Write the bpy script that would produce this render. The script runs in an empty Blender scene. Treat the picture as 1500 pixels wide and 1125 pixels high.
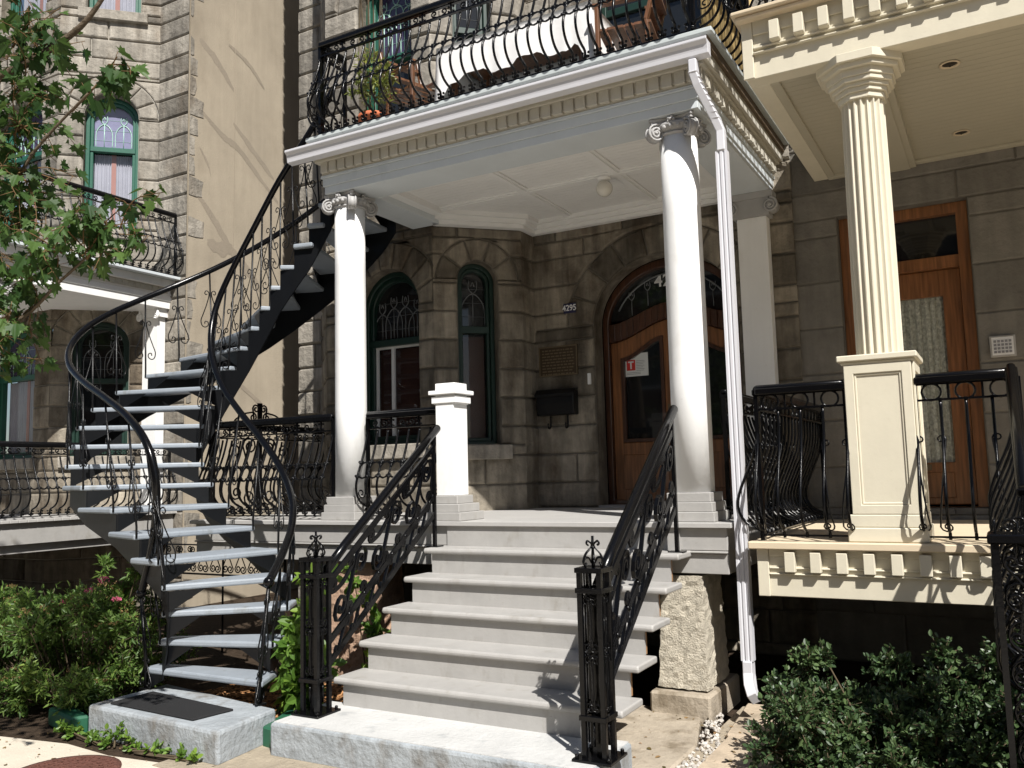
import bpy, bmesh, math, random
from mathutils import Vector, Matrix
SC = bpy.context.scene
COL = SC.collection
R = math.radians
PI = math.pi
rnd = random.Random(7)

# ------------------------------------------------------------------ helpers
class MB:
    """collects shapes, then links them as ONE mesh object"""
    def __init__(s):
        s.v = []; s.f = []; s.t = []; s.m = []; s.sm = []
    def add(s, vs, fs, tone=1.0, mat=0, smooth=False):
        b = len(s.v)
        s.v += [tuple(p) for p in vs]
        for f in fs:
            s.f.append([i + b for i in f]); s.t.append(tone); s.m.append(mat); s.sm.append(smooth)
        return s
    def box(s, x0, x1, y0, y1, z0, z1, tone=1.0, mat=0):
        vs = [(x0,y0,z0),(x1,y0,z0),(x1,y1,z0),(x0,y1,z0),(x0,y0,z1),(x1,y0,z1),(x1,y1,z1),(x0,y1,z1)]
        return s.add(vs, [(3,2,1,0),(4,5,6,7),(0,1,5,4),(1,2,6,5),(2,3,7,6),(3,0,4,7)], tone, mat)
    def prism(s, poly, d0, d1, fn, tone=1.0, mat=0, smooth=False):
        """poly of 2D points, extruded from d0 to d1; fn(a,b,d)->xyz"""
        n = len(poly)
        vs = [fn(a,b,d0) for a,b in poly] + [fn(a,b,d1) for a,b in poly]
        fs = [tuple(range(n-1,-1,-1)), tuple(range(n,2*n))]
        s.add(vs, fs, tone, mat)
        b = len(s.v) - 2*n
        for i in range(n):
            j = (i+1) % n
            s.f.append([b+i, b+j, b+n+j, b+n+i]); s.t.append(tone); s.m.append(mat); s.sm.append(smooth)
        return s
    def ring(s, outer, inner, d0, d1, fn, tone=1.0, mat=0, closed=True):
        n = len(outer)
        vs = [fn(a,b,d1) for a,b in outer] + [fn(a,b,d1) for a,b in inner] + [fn(a,b,d0) for a,b in outer] + [fn(a,b,d0) for a,b in inner]
        fs = []
        for i in range(n if closed else n-1):
            j = (i+1) % n
            fs += [(i,j,n+j,n+i), (2*n+i,2*n+j,j,i), (n+i,n+j,3*n+j,3*n+i), (2*n+j,2*n+i,3*n+i,3*n+j)]
        return s.add(vs, fs, tone, mat)
    def tube(s, pts, r, n=6, tone=1.0, mat=0, closed=False, flat=None, smooth=True):
        """round tube (r) or flat bar (flat=(w,h)) along a polyline"""
        P = [Vector(p) for p in pts]
        if len(P) < 2: return s
        m = len(P)
        rings = []
        prev = None
        for i in range(m):
            if closed: t = P[(i+1) % m] - P[i-1]
            else: t = P[min(i+1,m-1)] - P[max(i-1,0)]
            if t.length < 1e-9: t = Vector((0,0,1))
            t.normalize()
            if prev is None:
                up = Vector((0,0,1)) if abs(t.z) < .92 else Vector((1,0,0))
                a = t.cross(up).normalized()
            else:
                a = prev - t * prev.dot(t)
                a = a.normalized() if a.length > 1e-6 else t.orthogonal().normalized()
            prev = a
            b = t.cross(a)
            rr = r[i] if isinstance(r, (list, tuple)) else r
            if flat:
                w, h = flat
                rings.append([P[i] + a*(sx*w/2) + b*(sy*h/2) for sx,sy in ((-1,-1),(1,-1),(1,1),(-1,1))])
            else:
                rings.append([P[i] + (a*math.cos(2*PI*k/n) + b*math.sin(2*PI*k/n))*rr for k in range(n)])
        k = len(rings[0])
        vs = [p for rg in rings for p in rg]
        fs = []
        for i in range(m if closed else m-1):
            i2 = (i+1) % m
            for q in range(k):
                q2 = (q+1) % k
                fs.append((i*k+q, i*k+q2, i2*k+q2, i2*k+q))
        if not closed:
            fs.append(tuple(range(k-1,-1,-1))); fs.append(tuple((m-1)*k+q for q in range(k)))
        return s.add(vs, fs, tone, mat, smooth and not flat)
    def lathe(s, prof, cx, cy, n=32, tone=1.0, mat=0, smooth=True, axis=None):
        vs = []; fs = []
        for r, z in prof:
            for k in range(n):
                a = 2*PI*k/n
                vs.append((cx + r*math.cos(a), cy + r*math.sin(a), z))
        for i in range(len(prof)-1):
            for k in range(n):
                k2 = (k+1) % n
                fs.append((i*n+k, i*n+k2, (i+1)*n+k2, (i+1)*n+k))
        fs.append(tuple(range(n-1,-1,-1))); fs.append(tuple((len(prof)-1)*n+k for k in range(n)))
        return s.add(vs, fs, tone, mat, smooth)
    def sphere(s, c, r, n=8, tone=1.0, mat=0):
        prof = [(max(r*math.sin(PI*i/n),1e-4), c[2] - r*math.cos(PI*i/n)) for i in range(n+1)]
        return s.lathe(prof, c[0], c[1], max(n,6), tone, mat)
    def build(s, name, mat, parent=None, bevel=0, label=None, seg=1):
        me = bpy.data.meshes.new(name)
        xs = [p[0] for p in s.v]; ys = [p[1] for p in s.v]; zs = [p[2] for p in s.v]
        c = Vector(((min(xs)+max(xs))/2, (min(ys)+max(ys))/2, min(zs)))
        me.from_pydata([(p[0]-c.x, p[1]-c.y, p[2]-c.z) for p in s.v], [], s.f)
        me.update()
        at = me.attributes.new('tone', 'FLOAT', 'FACE')
        at.data.foreach_set('value', s.t)
        me.polygons.foreach_set('use_smooth', s.sm)
        for m in (mat if isinstance(mat, (list, tuple)) else [mat]):
            me.materials.append(m)
        me.polygons.foreach_set('material_index', s.m)
        o = bpy.data.objects.new(name, me); COL.objects.link(o)
        put(o, c, parent)
        if bevel:
            b = o.modifiers.new('bevel', 'BEVEL'); b.width = bevel; b.segments = seg
            b.limit_method = 'ANGLE'; b.angle_limit = R(40)
        if label: o['label'] = label
        return o

def wpos(o):
    p = Vector(o.location)
    while o.parent:
        o = o.parent; p += Vector(o.location)
    return p
def put(o, world, parent=None):
    o.parent = parent
    o.location = Vector(world) - (wpos(parent) if parent else Vector((0,0,0)))
def tag(o, label, cat, group=None):
    o['label'] = label; o['category'] = cat
    if group: o['group'] = group
    return o
def thing(name, loc, label, cat, group=None):
    o = bpy.data.objects.new(name, None); COL.objects.link(o)
    o.empty_display_size = .2
    o.location = loc
    return tag(o, label, cat, group)
def struct(o, kind='structure'):
    o['kind'] = kind
    return o
def copy_part(src, world, parent, rotz=0, name=None):
    c = src.copy(); COL.objects.link(c)
    put(c, world, parent); c.rotation_euler = (0,0,rotz)
    return c

def catmull(pts, sub=4, closed=False):
    P = [Vector(p) for p in pts]; n = len(P); out = []
    rng = range(n if closed else n-1)
    for i in rng:
        if closed: p0,p1,p2,p3 = P[i-1],P[i],P[(i+1)%n],P[(i+2)%n]
        else: p0,p1,p2,p3 = P[max(i-1,0)],P[i],P[i+1],P[min(i+2,n-1)]
        for k in range(sub):
            t = k/sub
            out.append(.5*((2*p1)+(-p0+p2)*t+(2*p0-5*p1+4*p2-p3)*t*t+(-p0+3*p1-3*p2+p3)*t**3))
    if not closed: out.append(P[-1])
    return out
def spiral(c, r, a0, turns, sgn=1, n=10, rmin=.25):
    """2D points from the inside out, ending at angle a0 and radius r"""
    N = max(int(n*turns), 4); out = []
    for i in range(N+1):
        k = i/N
        a = a0 - sgn*2*PI*turns*(1-k)
        rr = r*(rmin + (1-rmin)*k)
        out.append((c[0]+rr*math.cos(a), c[1]+rr*math.sin(a)))
    return out
def scroll(p, q, rp, rq, kind='S', side=1, turns=1.25, mid=0):
    """2D S- or C-scroll with spirals round p and q"""
    p = Vector(p); q = Vector(q); d = (q-p).normalized(); nrm = Vector((-d.y, d.x))*side
    a = math.atan2(nrm.y, nrm.x)
    s1 = spiral(p, rp, a, turns, -side)
    if kind == 'S':
        a2 = math.atan2(-nrm.y, -nrm.x); s2 = spiral(q, rq, a2, turns, -side)
    else:
        s2 = spiral(q, rq, a, turns, side)
    midp = []
    if mid:
        m = (p+q)/2 + nrm*mid
        midp = [(m.x, m.y)]
    pts = s1[:-1] + [tuple(v)[:2] for v in catmull([Vector((*s1[-1],0))]+[Vector((*m,0)) for m in midp]+[Vector((*s2[-1],0))], 5)] + s2[::-1][1:]
    return pts
def smooth_poly(pts2, sub=3):
    return [(v.x, v.y) for v in catmull([Vector((a,b,0)) for a,b in pts2], sub)]

# ------------------------------------------------------------------ materials
def mat(name, col, rough=.6, spec=.5, bump=0, bscale=30, var=0, vscale=4, metal=0, streak=0, tone=False, dirt=None, dscale=3, dthr=.55, coat=0, detail=6, scuff=None):
    m = bpy.data.materials.new(name); m.use_nodes = True
    nt = m.node_tree; N = nt.nodes; L = nt.links
    b = N['Principled BSDF']
    b.inputs['Roughness'].default_value = rough
    b.inputs['Specular IOR Level'].default_value = spec
    b.inputs['Metallic'].default_value = metal
    b.inputs['Coat Weight'].default_value = coat
    tc = N.new('ShaderNodeTexCoord')
    geo = N.new('ShaderNodeNewGeometry')
    pos = geo.outputs['Position']
    cur = None
    rgb = N.new('ShaderNodeRGB'); rgb.outputs[0].default_value = (*col, 1); cur = rgb.outputs[0]
    def noise(scale, sx=(1,1,1), det=detail, rg=.6):
        mp = N.new('ShaderNodeMapping'); L.new(pos, mp.inputs[0]); mp.inputs['Scale'].default_value = sx
        n = N.new('ShaderNodeTexNoise'); L.new(mp.outputs[0], n.inputs['Vector'])
        n.inputs['Scale'].default_value = scale; n.inputs['Detail'].default_value = det; n.inputs['Roughness'].default_value = rg
        return n.outputs['Fac']
    def mul(c, fac):
        x = N.new('ShaderNodeVectorMath'); x.operation = 'SCALE'; L.new(c, x.inputs[0]); L.new(fac, x.inputs['Scale']); return x.outputs[0]
    def remap(f, lo, hi, a=.25, bb=.75):
        r_ = N.new('ShaderNodeMapRange'); L.new(f, r_.inputs[0])
        r_.inputs[1].default_value = a; r_.inputs[2].default_value = bb; r_.inputs[3].default_value = lo; r_.inputs[4].default_value = hi
        return r_.outputs[0]
    if dirt:
        mx = N.new('ShaderNodeMix'); mx.data_type = 'RGBA'
        L.new(remap(noise(dscale, (1,1,.5)), 0, 1, dthr, dthr+.18), mx.inputs[0]); L.new(cur, mx.inputs[6]); mx.inputs[7].default_value = (*dirt,1)
        cur = mx.outputs[2]
    if scuff:
        mx = N.new('ShaderNodeMix'); mx.data_type = 'RGBA'
        L.new(remap(noise(6, (3,9,9), 8, .75), 0, .8, .63, .72), mx.inputs[0]); L.new(cur, mx.inputs[6]); mx.inputs[7].default_value = (*scuff,1)
        cur = mx.outputs[2]
    if var: cur = mul(cur, remap(noise(vscale), 1-var, 1+var))
    if streak: cur = mul(cur, remap(noise(5, (2.2,2.2,.25), 5), 1-streak, 1+streak*.7))
    if tone:
        at = N.new('ShaderNodeAttribute'); at.attribute_name = 'tone'
        cur = mul(cur, at.outputs['Fac'])
    L.new(cur, b.inputs['Base Color'])
    if bump:
        bp = N.new('ShaderNodeBump'); bp.inputs['Strength'].default_value = min(bump,1); bp.inputs['Distance'].default_value = .02*max(bump,1)
        L.new(noise(bscale), bp.inputs['Height']); L.new(bp.outputs[0], b.inputs['Normal'])
    return m

def leaf_mat(name, col, rough=.4, trans=.35, spec=.5):
    m = bpy.data.materials.new(name); m.use_nodes = True
    nt = m.node_tree; N = nt.nodes; L = nt.links
    b = N['Principled BSDF']; out = N['Material Output']
    at = N.new('ShaderNodeAttribute'); at.attribute_name = 'tone'
    hs = N.new('ShaderNodeHueSaturation'); hs.inputs['Color'].default_value = (*col,1)
    mr = N.new('ShaderNodeMapRange'); L.new(at.outputs['Fac'], mr.inputs[0]); mr.inputs[1].default_value=.5; mr.inputs[2].default_value=1.6
    mr.inputs[3].default_value=.52; mr.inputs[4].default_value=.47
    L.new(mr.outputs[0], hs.inputs['Hue']); L.new(at.outputs['Fac'], hs.inputs['Value'])
    L.new(hs.outputs[0], b.inputs['Base Color']); b.inputs['Roughness'].default_value = rough; b.inputs['Specular IOR Level'].default_value = spec
    tr = N.new('ShaderNodeBsdfTranslucent')
    g = N.new('ShaderNodeHueSaturation'); L.new(hs.outputs[0], g.inputs['Color']); g.inputs['Hue'].default_value=.485; g.inputs['Value'].default_value=1.5
    L.new(g.outputs[0], tr.inputs[0])
    mx = N.new('ShaderNodeMixShader'); mx.inputs[0].default_value = trans
    L.new(b.outputs[0], mx.inputs[1]); L.new(tr.outputs[0], mx.inputs[2]); L.new(mx.outputs[0], out.inputs[0])
    return m

def pane_mat(name, tint=(.9,.92,.95), refl=.5):
    m = bpy.data.materials.new(name); m.use_nodes = True
    nt = m.node_tree; N = nt.nodes; L = nt.links
    out = N['Material Output']; N.remove(N['Principled BSDF'])
    lw = N.new('ShaderNodeLayerWeight'); lw.inputs[0].default_value = .5; fr = N.new('ShaderNodeMath'); fr.operation = 'POWER'; L.new(lw.outputs['Facing'], fr.inputs[0]); fr.inputs[1].default_value = 4
    t = N.new('ShaderNodeBsdfTransparent'); t.inputs[0].default_value = (*tint,1)
    g = N.new('ShaderNodeBsdfGlossy'); g.inputs['Roughness'].default_value = .02
    nz = N.new('ShaderNodeTexNoise'); nz.inputs['Scale'].default_value = 3; bp = N.new('ShaderNodeBump'); bp.inputs['Strength'].default_value=.05
    L.new(nz.outputs[0], bp.inputs['Height']); L.new(bp.outputs[0], g.inputs['Normal'])
    ad = N.new('ShaderNodeMath'); ad.operation='MULTIPLY_ADD'; L.new(fr.outputs[0], ad.inputs[0]); ad.inputs[1].default_value = .8; ad.inputs[2].default_value = .06
    mx = N.new('ShaderNodeMixShader'); L.new(ad.outputs[0], mx.inputs[0]); L.new(t.outputs[0], mx.inputs[1]); L.new(g.outputs[0], mx.inputs[2])
    L.new(mx.outputs[0], out.inputs[0])
    return m

def wood_mat(name, col, rough=.35):
    m = mat(name, col, rough, .5, coat=.2)
    nt = m.node_tree; N = nt.nodes; L = nt.links; b = N['Principled BSDF']
    geo = N.new('ShaderNodeNewGeometry'); mp = N.new('ShaderNodeMapping'); mp.inputs['Scale'].default_value = (28,28,1.6)
    n = N.new('ShaderNodeTexNoise'); n.inputs['Scale'].default_value = 1.6; n.inputs['Detail'].default_value = 5
    L.new(geo.outputs['Position'], mp.inputs[0]); L.new(mp.outputs[0], n.inputs['Vector'])
    cr = N.new('ShaderNodeValToRGB'); cr.color_ramp.elements[0].position=.3; cr.color_ramp.elements[1].position=.75
    cr.color_ramp.elements[0].color = (*[c*.5 for c in col],1); cr.color_ramp.elements[1].color = (*[c*1.35 for c in col],1)
    L.new(n.outputs[0], cr.inputs[0]); L.new(cr.outputs[0], b.inputs['Base Color'])
    return m

M = dict(
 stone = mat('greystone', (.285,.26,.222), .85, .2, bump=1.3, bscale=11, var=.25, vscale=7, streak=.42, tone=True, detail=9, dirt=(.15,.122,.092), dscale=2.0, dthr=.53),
 stone_stained_shaded = mat('stained_shaded_greystone', (.255,.225,.18), .85, .2, bump=1.3, bscale=11, var=.28, vscale=7, streak=.5, tone=True, detail=9, dirt=(.11,.088,.064), dscale=2.4, dthr=.47),  # darker greystone: porch shade put into the colour, along with dark stains
 stone_right = mat('smooth_greystone', (.18,.168,.148), .85, .2, bump=.5, bscale=30, var=.22, vscale=5, streak=.18, tone=True, detail=9),
 mortar = mat('mortar', (.36,.335,.29), .95, .1, bump=.4, bscale=60, var=.15),
 mortar_dark = mat('dark_mortar', (.17,.155,.13), .95, .1, bump=.4, bscale=60, var=.15),
 stucco = mat('stucco', (.36,.31,.24), .95, .1, bump=.25, bscale=60, streak=.07, var=.16, vscale=1.1, dirt=(.30,.255,.195), dscale=1.3, dthr=.58),
 stucco_patch = mat('stucco_patch', (.275,.235,.185), .95, .1, bump=.3, bscale=40, var=.08),
 white = mat('white_paint', (.80,.80,.79), .45, .4, bump=.07, bscale=22, var=.03, vscale=3, dirt=(.70,.69,.66), dscale=4, dthr=.60, scuff=(.60,.58,.53), streak=.045),
 ceil = mat('ceiling_paint', (.74,.74,.73), .55, .35, bump=.04, bscale=25, var=.04),
 alu = mat('gutter_aluminium', (.58,.58,.61), .38, .5, var=.03),
 fascia = mat('sky_tinted_fascia_paint', (.55,.59,.615), .5, .4, var=.05, dirt=(.46,.50,.52), dscale=5, dthr=.62),  # white fascia with the blue of the sky put into its colour
 dentil = mat('stone_coloured_paint', (.50,.475,.41), .6, .3, bump=.2, bscale=40, var=.1),
 grey = mat('grey_paint', (.355,.345,.33), .5, .4, bump=.08, bscale=35, var=.07, vscale=6, dirt=(.285,.27,.245), dscale=9, dthr=.57, scuff=(.215,.195,.165), streak=.05),
 grey_floor = mat('porch_floor_paint', (.40,.39,.375), .5, .4, bump=.05, bscale=30, var=.06),
 grey_dark = mat('dark_grey_paint', (.30,.295,.30), .5, .4, var=.07),
 slabtop = mat('painted_concrete', (.50,.50,.49), .8, .2, bump=.4, bscale=30, var=.1, dirt=(.33,.34,.345), dscale=6, dthr=.56, scuff=(.22,.215,.20)),
 slabblue = mat('weathered_painted_concrete', (.30,.325,.345), .85, .2, bump=.7, bscale=22, var=.2, vscale=5, dirt=(.19,.185,.175), dscale=6, dthr=.52, scuff=(.12,.115,.105)),
 cream = mat('cream_paint', (.60,.555,.44), .5, .4, bump=.06, bscale=20, var=.04, streak=.04, scuff=(.48,.43,.33), dirt=(.53,.48,.36), dscale=4, dthr=.64),
 cream_shaded = mat('shaded_cream_paint', (.40,.37,.29), .55, .35, var=.03),  # same cream, with the shade under the porch put into its colour
 brown_board = mat('brown_board', (.16,.12,.085), .8, .2, var=.2),
 cream_cap = mat('cream_trim', (.60,.50,.36), .55, .3, var=.06),
 iron = mat('black_iron', (.003,.003,.0035), .2, .26, bump=.05, bscale=60),
 iron_old = mat('worn_black_iron', (.0045,.0045,.005), .3, .3, bump=.12, bscale=80, var=.3, dirt=(.03,.02,.014), dscale=9, dthr=.66),
 stringer = mat('black_stringer_paint', (.004,.0045,.0055), .4, .3, bump=.06, bscale=25, var=.2),
 tread = mat('grey_blue_tread_paint', (.25,.28,.315), .5, .4, bump=.12, bscale=40, var=.08, vscale=7, dirt=(.17,.18,.18), dscale=8, dthr=.57, scuff=(.12,.10,.085)),
 wood = wood_mat('varnished_oak', (.24,.10,.038)),
 wood_dark = wood_mat('dark_varnished_oak', (.07,.028,.014)),
 chair_wood = wood_mat('chair_wood', (.15,.068,.034)),
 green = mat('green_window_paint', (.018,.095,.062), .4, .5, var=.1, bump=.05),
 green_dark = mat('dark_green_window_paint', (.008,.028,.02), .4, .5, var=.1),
 glass_dark = mat('dark_glass', (.012,.013,.014), .04, .6),
 glass_lav = mat('leaded_lavender_glass', (.20,.20,.30), .08, .6, var=.15, vscale=6),
 glass_purple = mat('stained_purple_glass', (.055,.045,.09), .08, .6, var=.3, vscale=9),
 pane = pane_mat('window_pane', refl=0),
 lead = mat('lead_came', (.22,.23,.24), .5, .5, metal=.5),
 lead_pale = mat('pale_leaded_glass', (.35,.55,.47), .3, .5),
 lace = mat('lace_curtain', (.52,.52,.44), .9, .1, var=.55, vscale=38, detail=3),
 curtain = mat('sheer_curtain', (.40,.39,.42), .9, .1, var=.1),
 blindbrown = mat('brown_blind', (.055,.022,.015), .7, .2, var=.2),
 pinkstrip = mat('pink_drape_edge', (.42,.22,.18), .9, .1),
 granite = mat('hammered_granite', (.50,.455,.37), .9, .2, bump=.9, bscale=95, var=.22, vscale=16, detail=4),
 granite_pink = mat('pink_granite', (.36,.24,.17), .9, .2, bump=1.0, bscale=26, var=.3, vscale=12, detail=4),
 concrete = mat('old_concrete', (.36,.31,.245), .9, .2, bump=.5, bscale=30, var=.18, vscale=8, dirt=(.20,.165,.12), dscale=6, dthr=.50, scuff=(.15,.12,.09)),
 paver = mat('sandy_paver', (.44,.36,.27), .9, .2, bump=.4, bscale=40, var=.14, vscale=7, dirt=(.29,.24,.18), dscale=5, dthr=.5, scuff=(.22,.17,.12)),
 sidewalk = mat('pale_sidewalk_concrete', (.56,.50,.41), .9, .2, bump=.35, bscale=60, var=.1, vscale=5, dirt=(.47,.42,.34), dscale=3, dthr=.57),
 dirtpath = mat('sandy_dirt', (.34,.29,.22), .95, .1, bump=.7, bscale=50, var=.2, vscale=12),
 soil = mat('dark_soil', (.045,.032,.022), .95, .1, bump=1.0, bscale=35, var=.4, vscale=14),
 mulch = mat('wood_mulch', (.30,.155,.07), .9, .1, tone=True),
 pebble = mat('white_pebble', (.46,.43,.39), .8, .3, tone=True, bump=.3, bscale=60),
 rust = mat('rusty_manhole_iron', (.13,.055,.04), .85, .3, bump=.9, bscale=55, var=.3, vscale=30),
 rubber = mat('black_rubber_mat', (.018,.018,.019), .85, .3, bump=.6, bscale=120),
 greenbox = mat('green_plastic', (.02,.10,.055), .5, .4, var=.1, dirt=(.05,.10,.06), dscale=9),
 cloth = mat('white_cloth', (.76,.75,.74), .9, .1, bump=.3, bscale=8),
 bamboo = mat('bamboo', (.50,.37,.17), .7, .3, tone=True),
 terracotta = mat('terracotta', (.45,.13,.06), .8, .2, var=.1),
 plaque = mat('bronze_plaque', (.06,.040,.022), .55, .5, metal=.4, bump=.15, bscale=60),
 plaque_edge = mat('brass_edge', (.16,.12,.07), .5, .5, metal=.5),
 blueplate = mat('dark_blue_enamel', (.012,.012,.05), .3, .5),
 whitepl = mat('white_enamel', (.72,.72,.72), .5, .4),
 redpl = mat('red_print', (.55,.035,.03), .6, .3),
 inkgrey = mat('grey_print', (.25,.25,.27), .7, .2),
 paper = mat('white_paper', (.70,.72,.70), .8, .2),
 frost = mat('frosted_globe', (.62,.60,.54), .15, .5),
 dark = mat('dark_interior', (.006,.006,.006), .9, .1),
 lamp_dark = mat('recessed_lamp_black', (.03,.025,.02), .6, .3),
 bark = mat('bark', (.11,.085,.06), .9, .1, bump=1, bscale=30, var=.25, vscale=10),
 twig = mat('orange_twig', (.14,.085,.04), .8, .2),
 stem = mat('shrub_stem', (.09,.07,.045), .9, .1),
 leaf_maple = leaf_mat('maple_leaf', (.052,.105,.026), .5, .36, .3),
 leaf_spirea = leaf_mat('spirea_leaf', (.112,.195,.040), .5, .38),
 leaf_box = leaf_mat('glossy_holly_leaf', (.048,.088,.032), .42, .2, .45),
 leaf_vine = leaf_mat('vine_leaf', (.12,.22,.035), .4, .4),
 leaf_pot = leaf_mat('yellow_green_leaf', (.22,.26,.06), .45, .35),
 seedhead = leaf_mat('brown_seed_head', (.17,.12,.05), .9, .1, .1),
 pink = leaf_mat('pink_blossom', (.55,.12,.2), .7, .3, .2),
)
# ------------------------------------------------------------------ stone walls, windows
def frame_fn(P0, P1):
    P0 = Vector((*P0,0)); P1 = Vector((*P1,0)); L = (P1-P0).length; d = (P1-P0)/L; n = Vector((d.y,-d.x,0))
    def fn(u, z, dep=0):
        p = P0 + d*u + n*dep
        return (p.x, p.y, z)
    fn.L = L; fn.d = d; fn.n = n
    return fn
def inset(poly, g):
    n = len(poly); out = []
    for i in range(n):
        a = Vector(poly[i-1]); b = Vector(poly[i]); c = Vector(poly[(i+1)%n])
        e1 = b-a; e2 = c-b
        if e1.length < 1e-7: e1 = e2
        if e2.length < 1e-7: e2 = e1
        e1 = e1.normalized(); e2 = e2.normalized()
        n1 = Vector((-e1.y,e1.x)); n2 = Vector((-e2.y,e2.x))
        m = n1+n2
        if m.length < .2: m = n1
        m.normalize(); k = g/max(m.dot(n1), .45)
        out.append((b.x+m.x*k, b.y+m.y*k))
    return out
def arch_out(u0, u1, zb, zs, b, n=24):
    c = (u0+u1)/2; a = (u1-u0)/2
    pts = [(u0,zb),(u0,(zb+zs)/2)]
    if b > 0: pts += [(c - a*math.cos(PI*i/n), zs + b*math.sin(PI*i/n)) for i in range(n+1)]
    else: pts += [(u0,zs),(u1,zs)]
    return pts + [(u1,(zb+zs)/2),(u1,zb)]
def stone_wall(mb, fn, za, zt, ops=(), seed=1, course=.283, zref=1.235, e0=0, e1=0, lens=(.42,.85), proud=.028, vt=.28, tone=(.74,1.14), bev=.022, rev=.2, nv=9, rough=.012, low=None, dk=.2):
    rn = random.Random(seed); L = fn.L
    def emit(poly, t=None, ends=True):
        w = max(p[0] for p in poly)-min(p[0] for p in poly); h = max(p[1] for p in poly)-min(p[1] for p in poly)
        if w < .01 or h < .008: return
        t = t or rn.uniform(*tone)
        if rn.random() < dk: t *= rn.uniform(.58,.82)
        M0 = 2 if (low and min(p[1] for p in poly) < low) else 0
        pr = proud*rn.uniform(.75,1.25)
        mb.add([fn(a,b,0) for a,b in poly], [tuple(range(len(poly)))], 1, 1)
        k = min(1, h/.12, w/.12)
        bk = inset(poly, .005*k); fr = inset(poly, (.005+bev)*k); fr2 = inset(poly, (.005+bev*.35)*k)
        def endfix(q, dep):
            out = []
            for (a,b),(oa,ob) in zip(q, poly):
                if ends and oa < 1e-6: a = -e0*dep
                elif ends and oa > L-1e-6: a = L+e1*dep
                out.append((a,b))
            return out
        bk = endfix(bk,0); f2 = endfix(fr2, pr*.7); fr = endfix(fr, pr)
        n = len(poly)
        vs = [fn(a,b,.001) for a,b in bk]+[fn(a,b,pr*.7) for a,b in f2]+[fn(a,b,pr) for a,b in fr]
        fs = [(i,(i+1)%n,n+(i+1)%n,n+i) for i in range(n)]+[(n+i,n+(i+1)%n,2*n+(i+1)%n,2*n+i) for i in range(n)]
        mb.add(vs, fs, t, M0)
        if n == 4 and w > .1 and h > .1:
            # rough worked face: a small grid with uneven depth
            A,B,C_,D_ = fr; nx = max(3,int(w/.09)); ny = max(2,int(h/.09)); gv=[]
            amp = rough*rn.uniform(.5,1.4); tx=rn.uniform(-1,1)*amp*.6; ty=rn.uniform(-1,1)*amp*.6
            for j in range(ny+1):
                for i_ in range(nx+1):
                    p=i_/nx; q_=j/ny
                    # polygon order: right-bottom, right-top, left-top, left-bottom
                    bx=D_[0]+(A[0]-D_[0])*p; by=D_[1]+(A[1]-D_[1])*p; cx_=C_[0]+(B[0]-C_[0])*p; cy_=C_[1]+(B[1]-C_[1])*p
                    ed = i_ in (0,nx) or j in (0,ny)
                    gv.append(fn(bx+(cx_-bx)*q_, by+(cy_-by)*q_, pr+(0 if ed else rn.uniform(-.3,1)*amp+tx*(p-.5)+ty*(q_-.5))))
            mb.add(gv,[(j*(nx+1)+i_,j*(nx+1)+i_+1,(j+1)*(nx+1)+i_+1,(j+1)*(nx+1)+i_) for j in range(ny) for i_ in range(nx)],t,M0,True)
        else:
            mb.add(vs[2*n:],[tuple(range(n))],t,M0)
    k0 = math.ceil((za-zref)/course-1e-6); zs_ = [za]
    z = zref+k0*course
    while z < zt-1e-6:
        if z > za+1e-6: zs_.append(z)
        z += course
    zs_.append(zt)
    for (u0,u1,zb,zs,b) in ops:
        zs_ += [zb, zs] + ([zs+b+vt] if b > 0 else [])
    zs_ = sorted(v for v in zs_ if za-1e-6 <= v <= zt+1e-6)
    edges = [zs_[0]]
    for v in zs_[1:]:
        if v-edges[-1] > 1e-4: edges.append(v)
    for bi in range(len(edges)-1):
        a_, b_ = edges[bi], edges[bi+1]; mid = (a_+b_)/2
        bounds = []          # list of (left fn, right fn) solid cuts
        for (u0,u1,zb,zs,b) in ops:
            c = (u0+u1)/2; a = (u1-u0)/2
            if zb-1e-6 <= mid <= zs: bounds.append((lambda z,u0=u0:u0, lambda z,u1=u1:u1, False))
            elif b > 0 and zs < mid < zs+b+vt:
                hw = lambda z,a=a,zs=zs,b=b: (a+vt)*math.sqrt(max(0,1-((z-zs)/(b+vt))**2))
                bounds.append((lambda z,c=c,hw=hw: c-hw(z), lambda z,c=c,hw=hw: c+hw(z), True))
        bounds.sort(key=lambda q:q[0](mid))
        segs = []; lf = (lambda z:0.0); lc = False
        for (l,r,cv) in bounds:
            segs.append((lf,l,lc or cv)); lf = r; lc = cv
        segs.append((lf, (lambda z:L), lc))
        for (l,r,cv) in segs:
            zz = [a_+(b_-a_)*i/5 for i in range(6)] if cv else [a_,b_]
            lmax = max(l(z) for z in zz); rmin = min(r(z) for z in zz)
            joints = []
            u = lmax + rn.uniform(*lens)*(.6 if (bi%2) else 1)
            while u < rmin-.2:
                joints.append(u); u += rn.uniform(*lens)
            fs_ = [l]+[(lambda z,j=j:j) for j in joints]+[r]
            for i in range(len(fs_)-1):
                A, B = fs_[i], fs_[i+1]
                LA = [(min(max(A(z),0),L),z) for z in (zz if (i==0 and cv) else (a_,b_))]
                RB = [(min(max(B(z),0),L),z) for z in (zz if (i==len(fs_)-2 and cv) else (a_,b_))]
                if max(p[0] for p in RB)-min(p[0] for p in LA) < .012: continue
                RB = [(max(p[0], 0),p[1]) for p in RB]
                poly = RB + LA[::-1]
                emit(poly)
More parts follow.
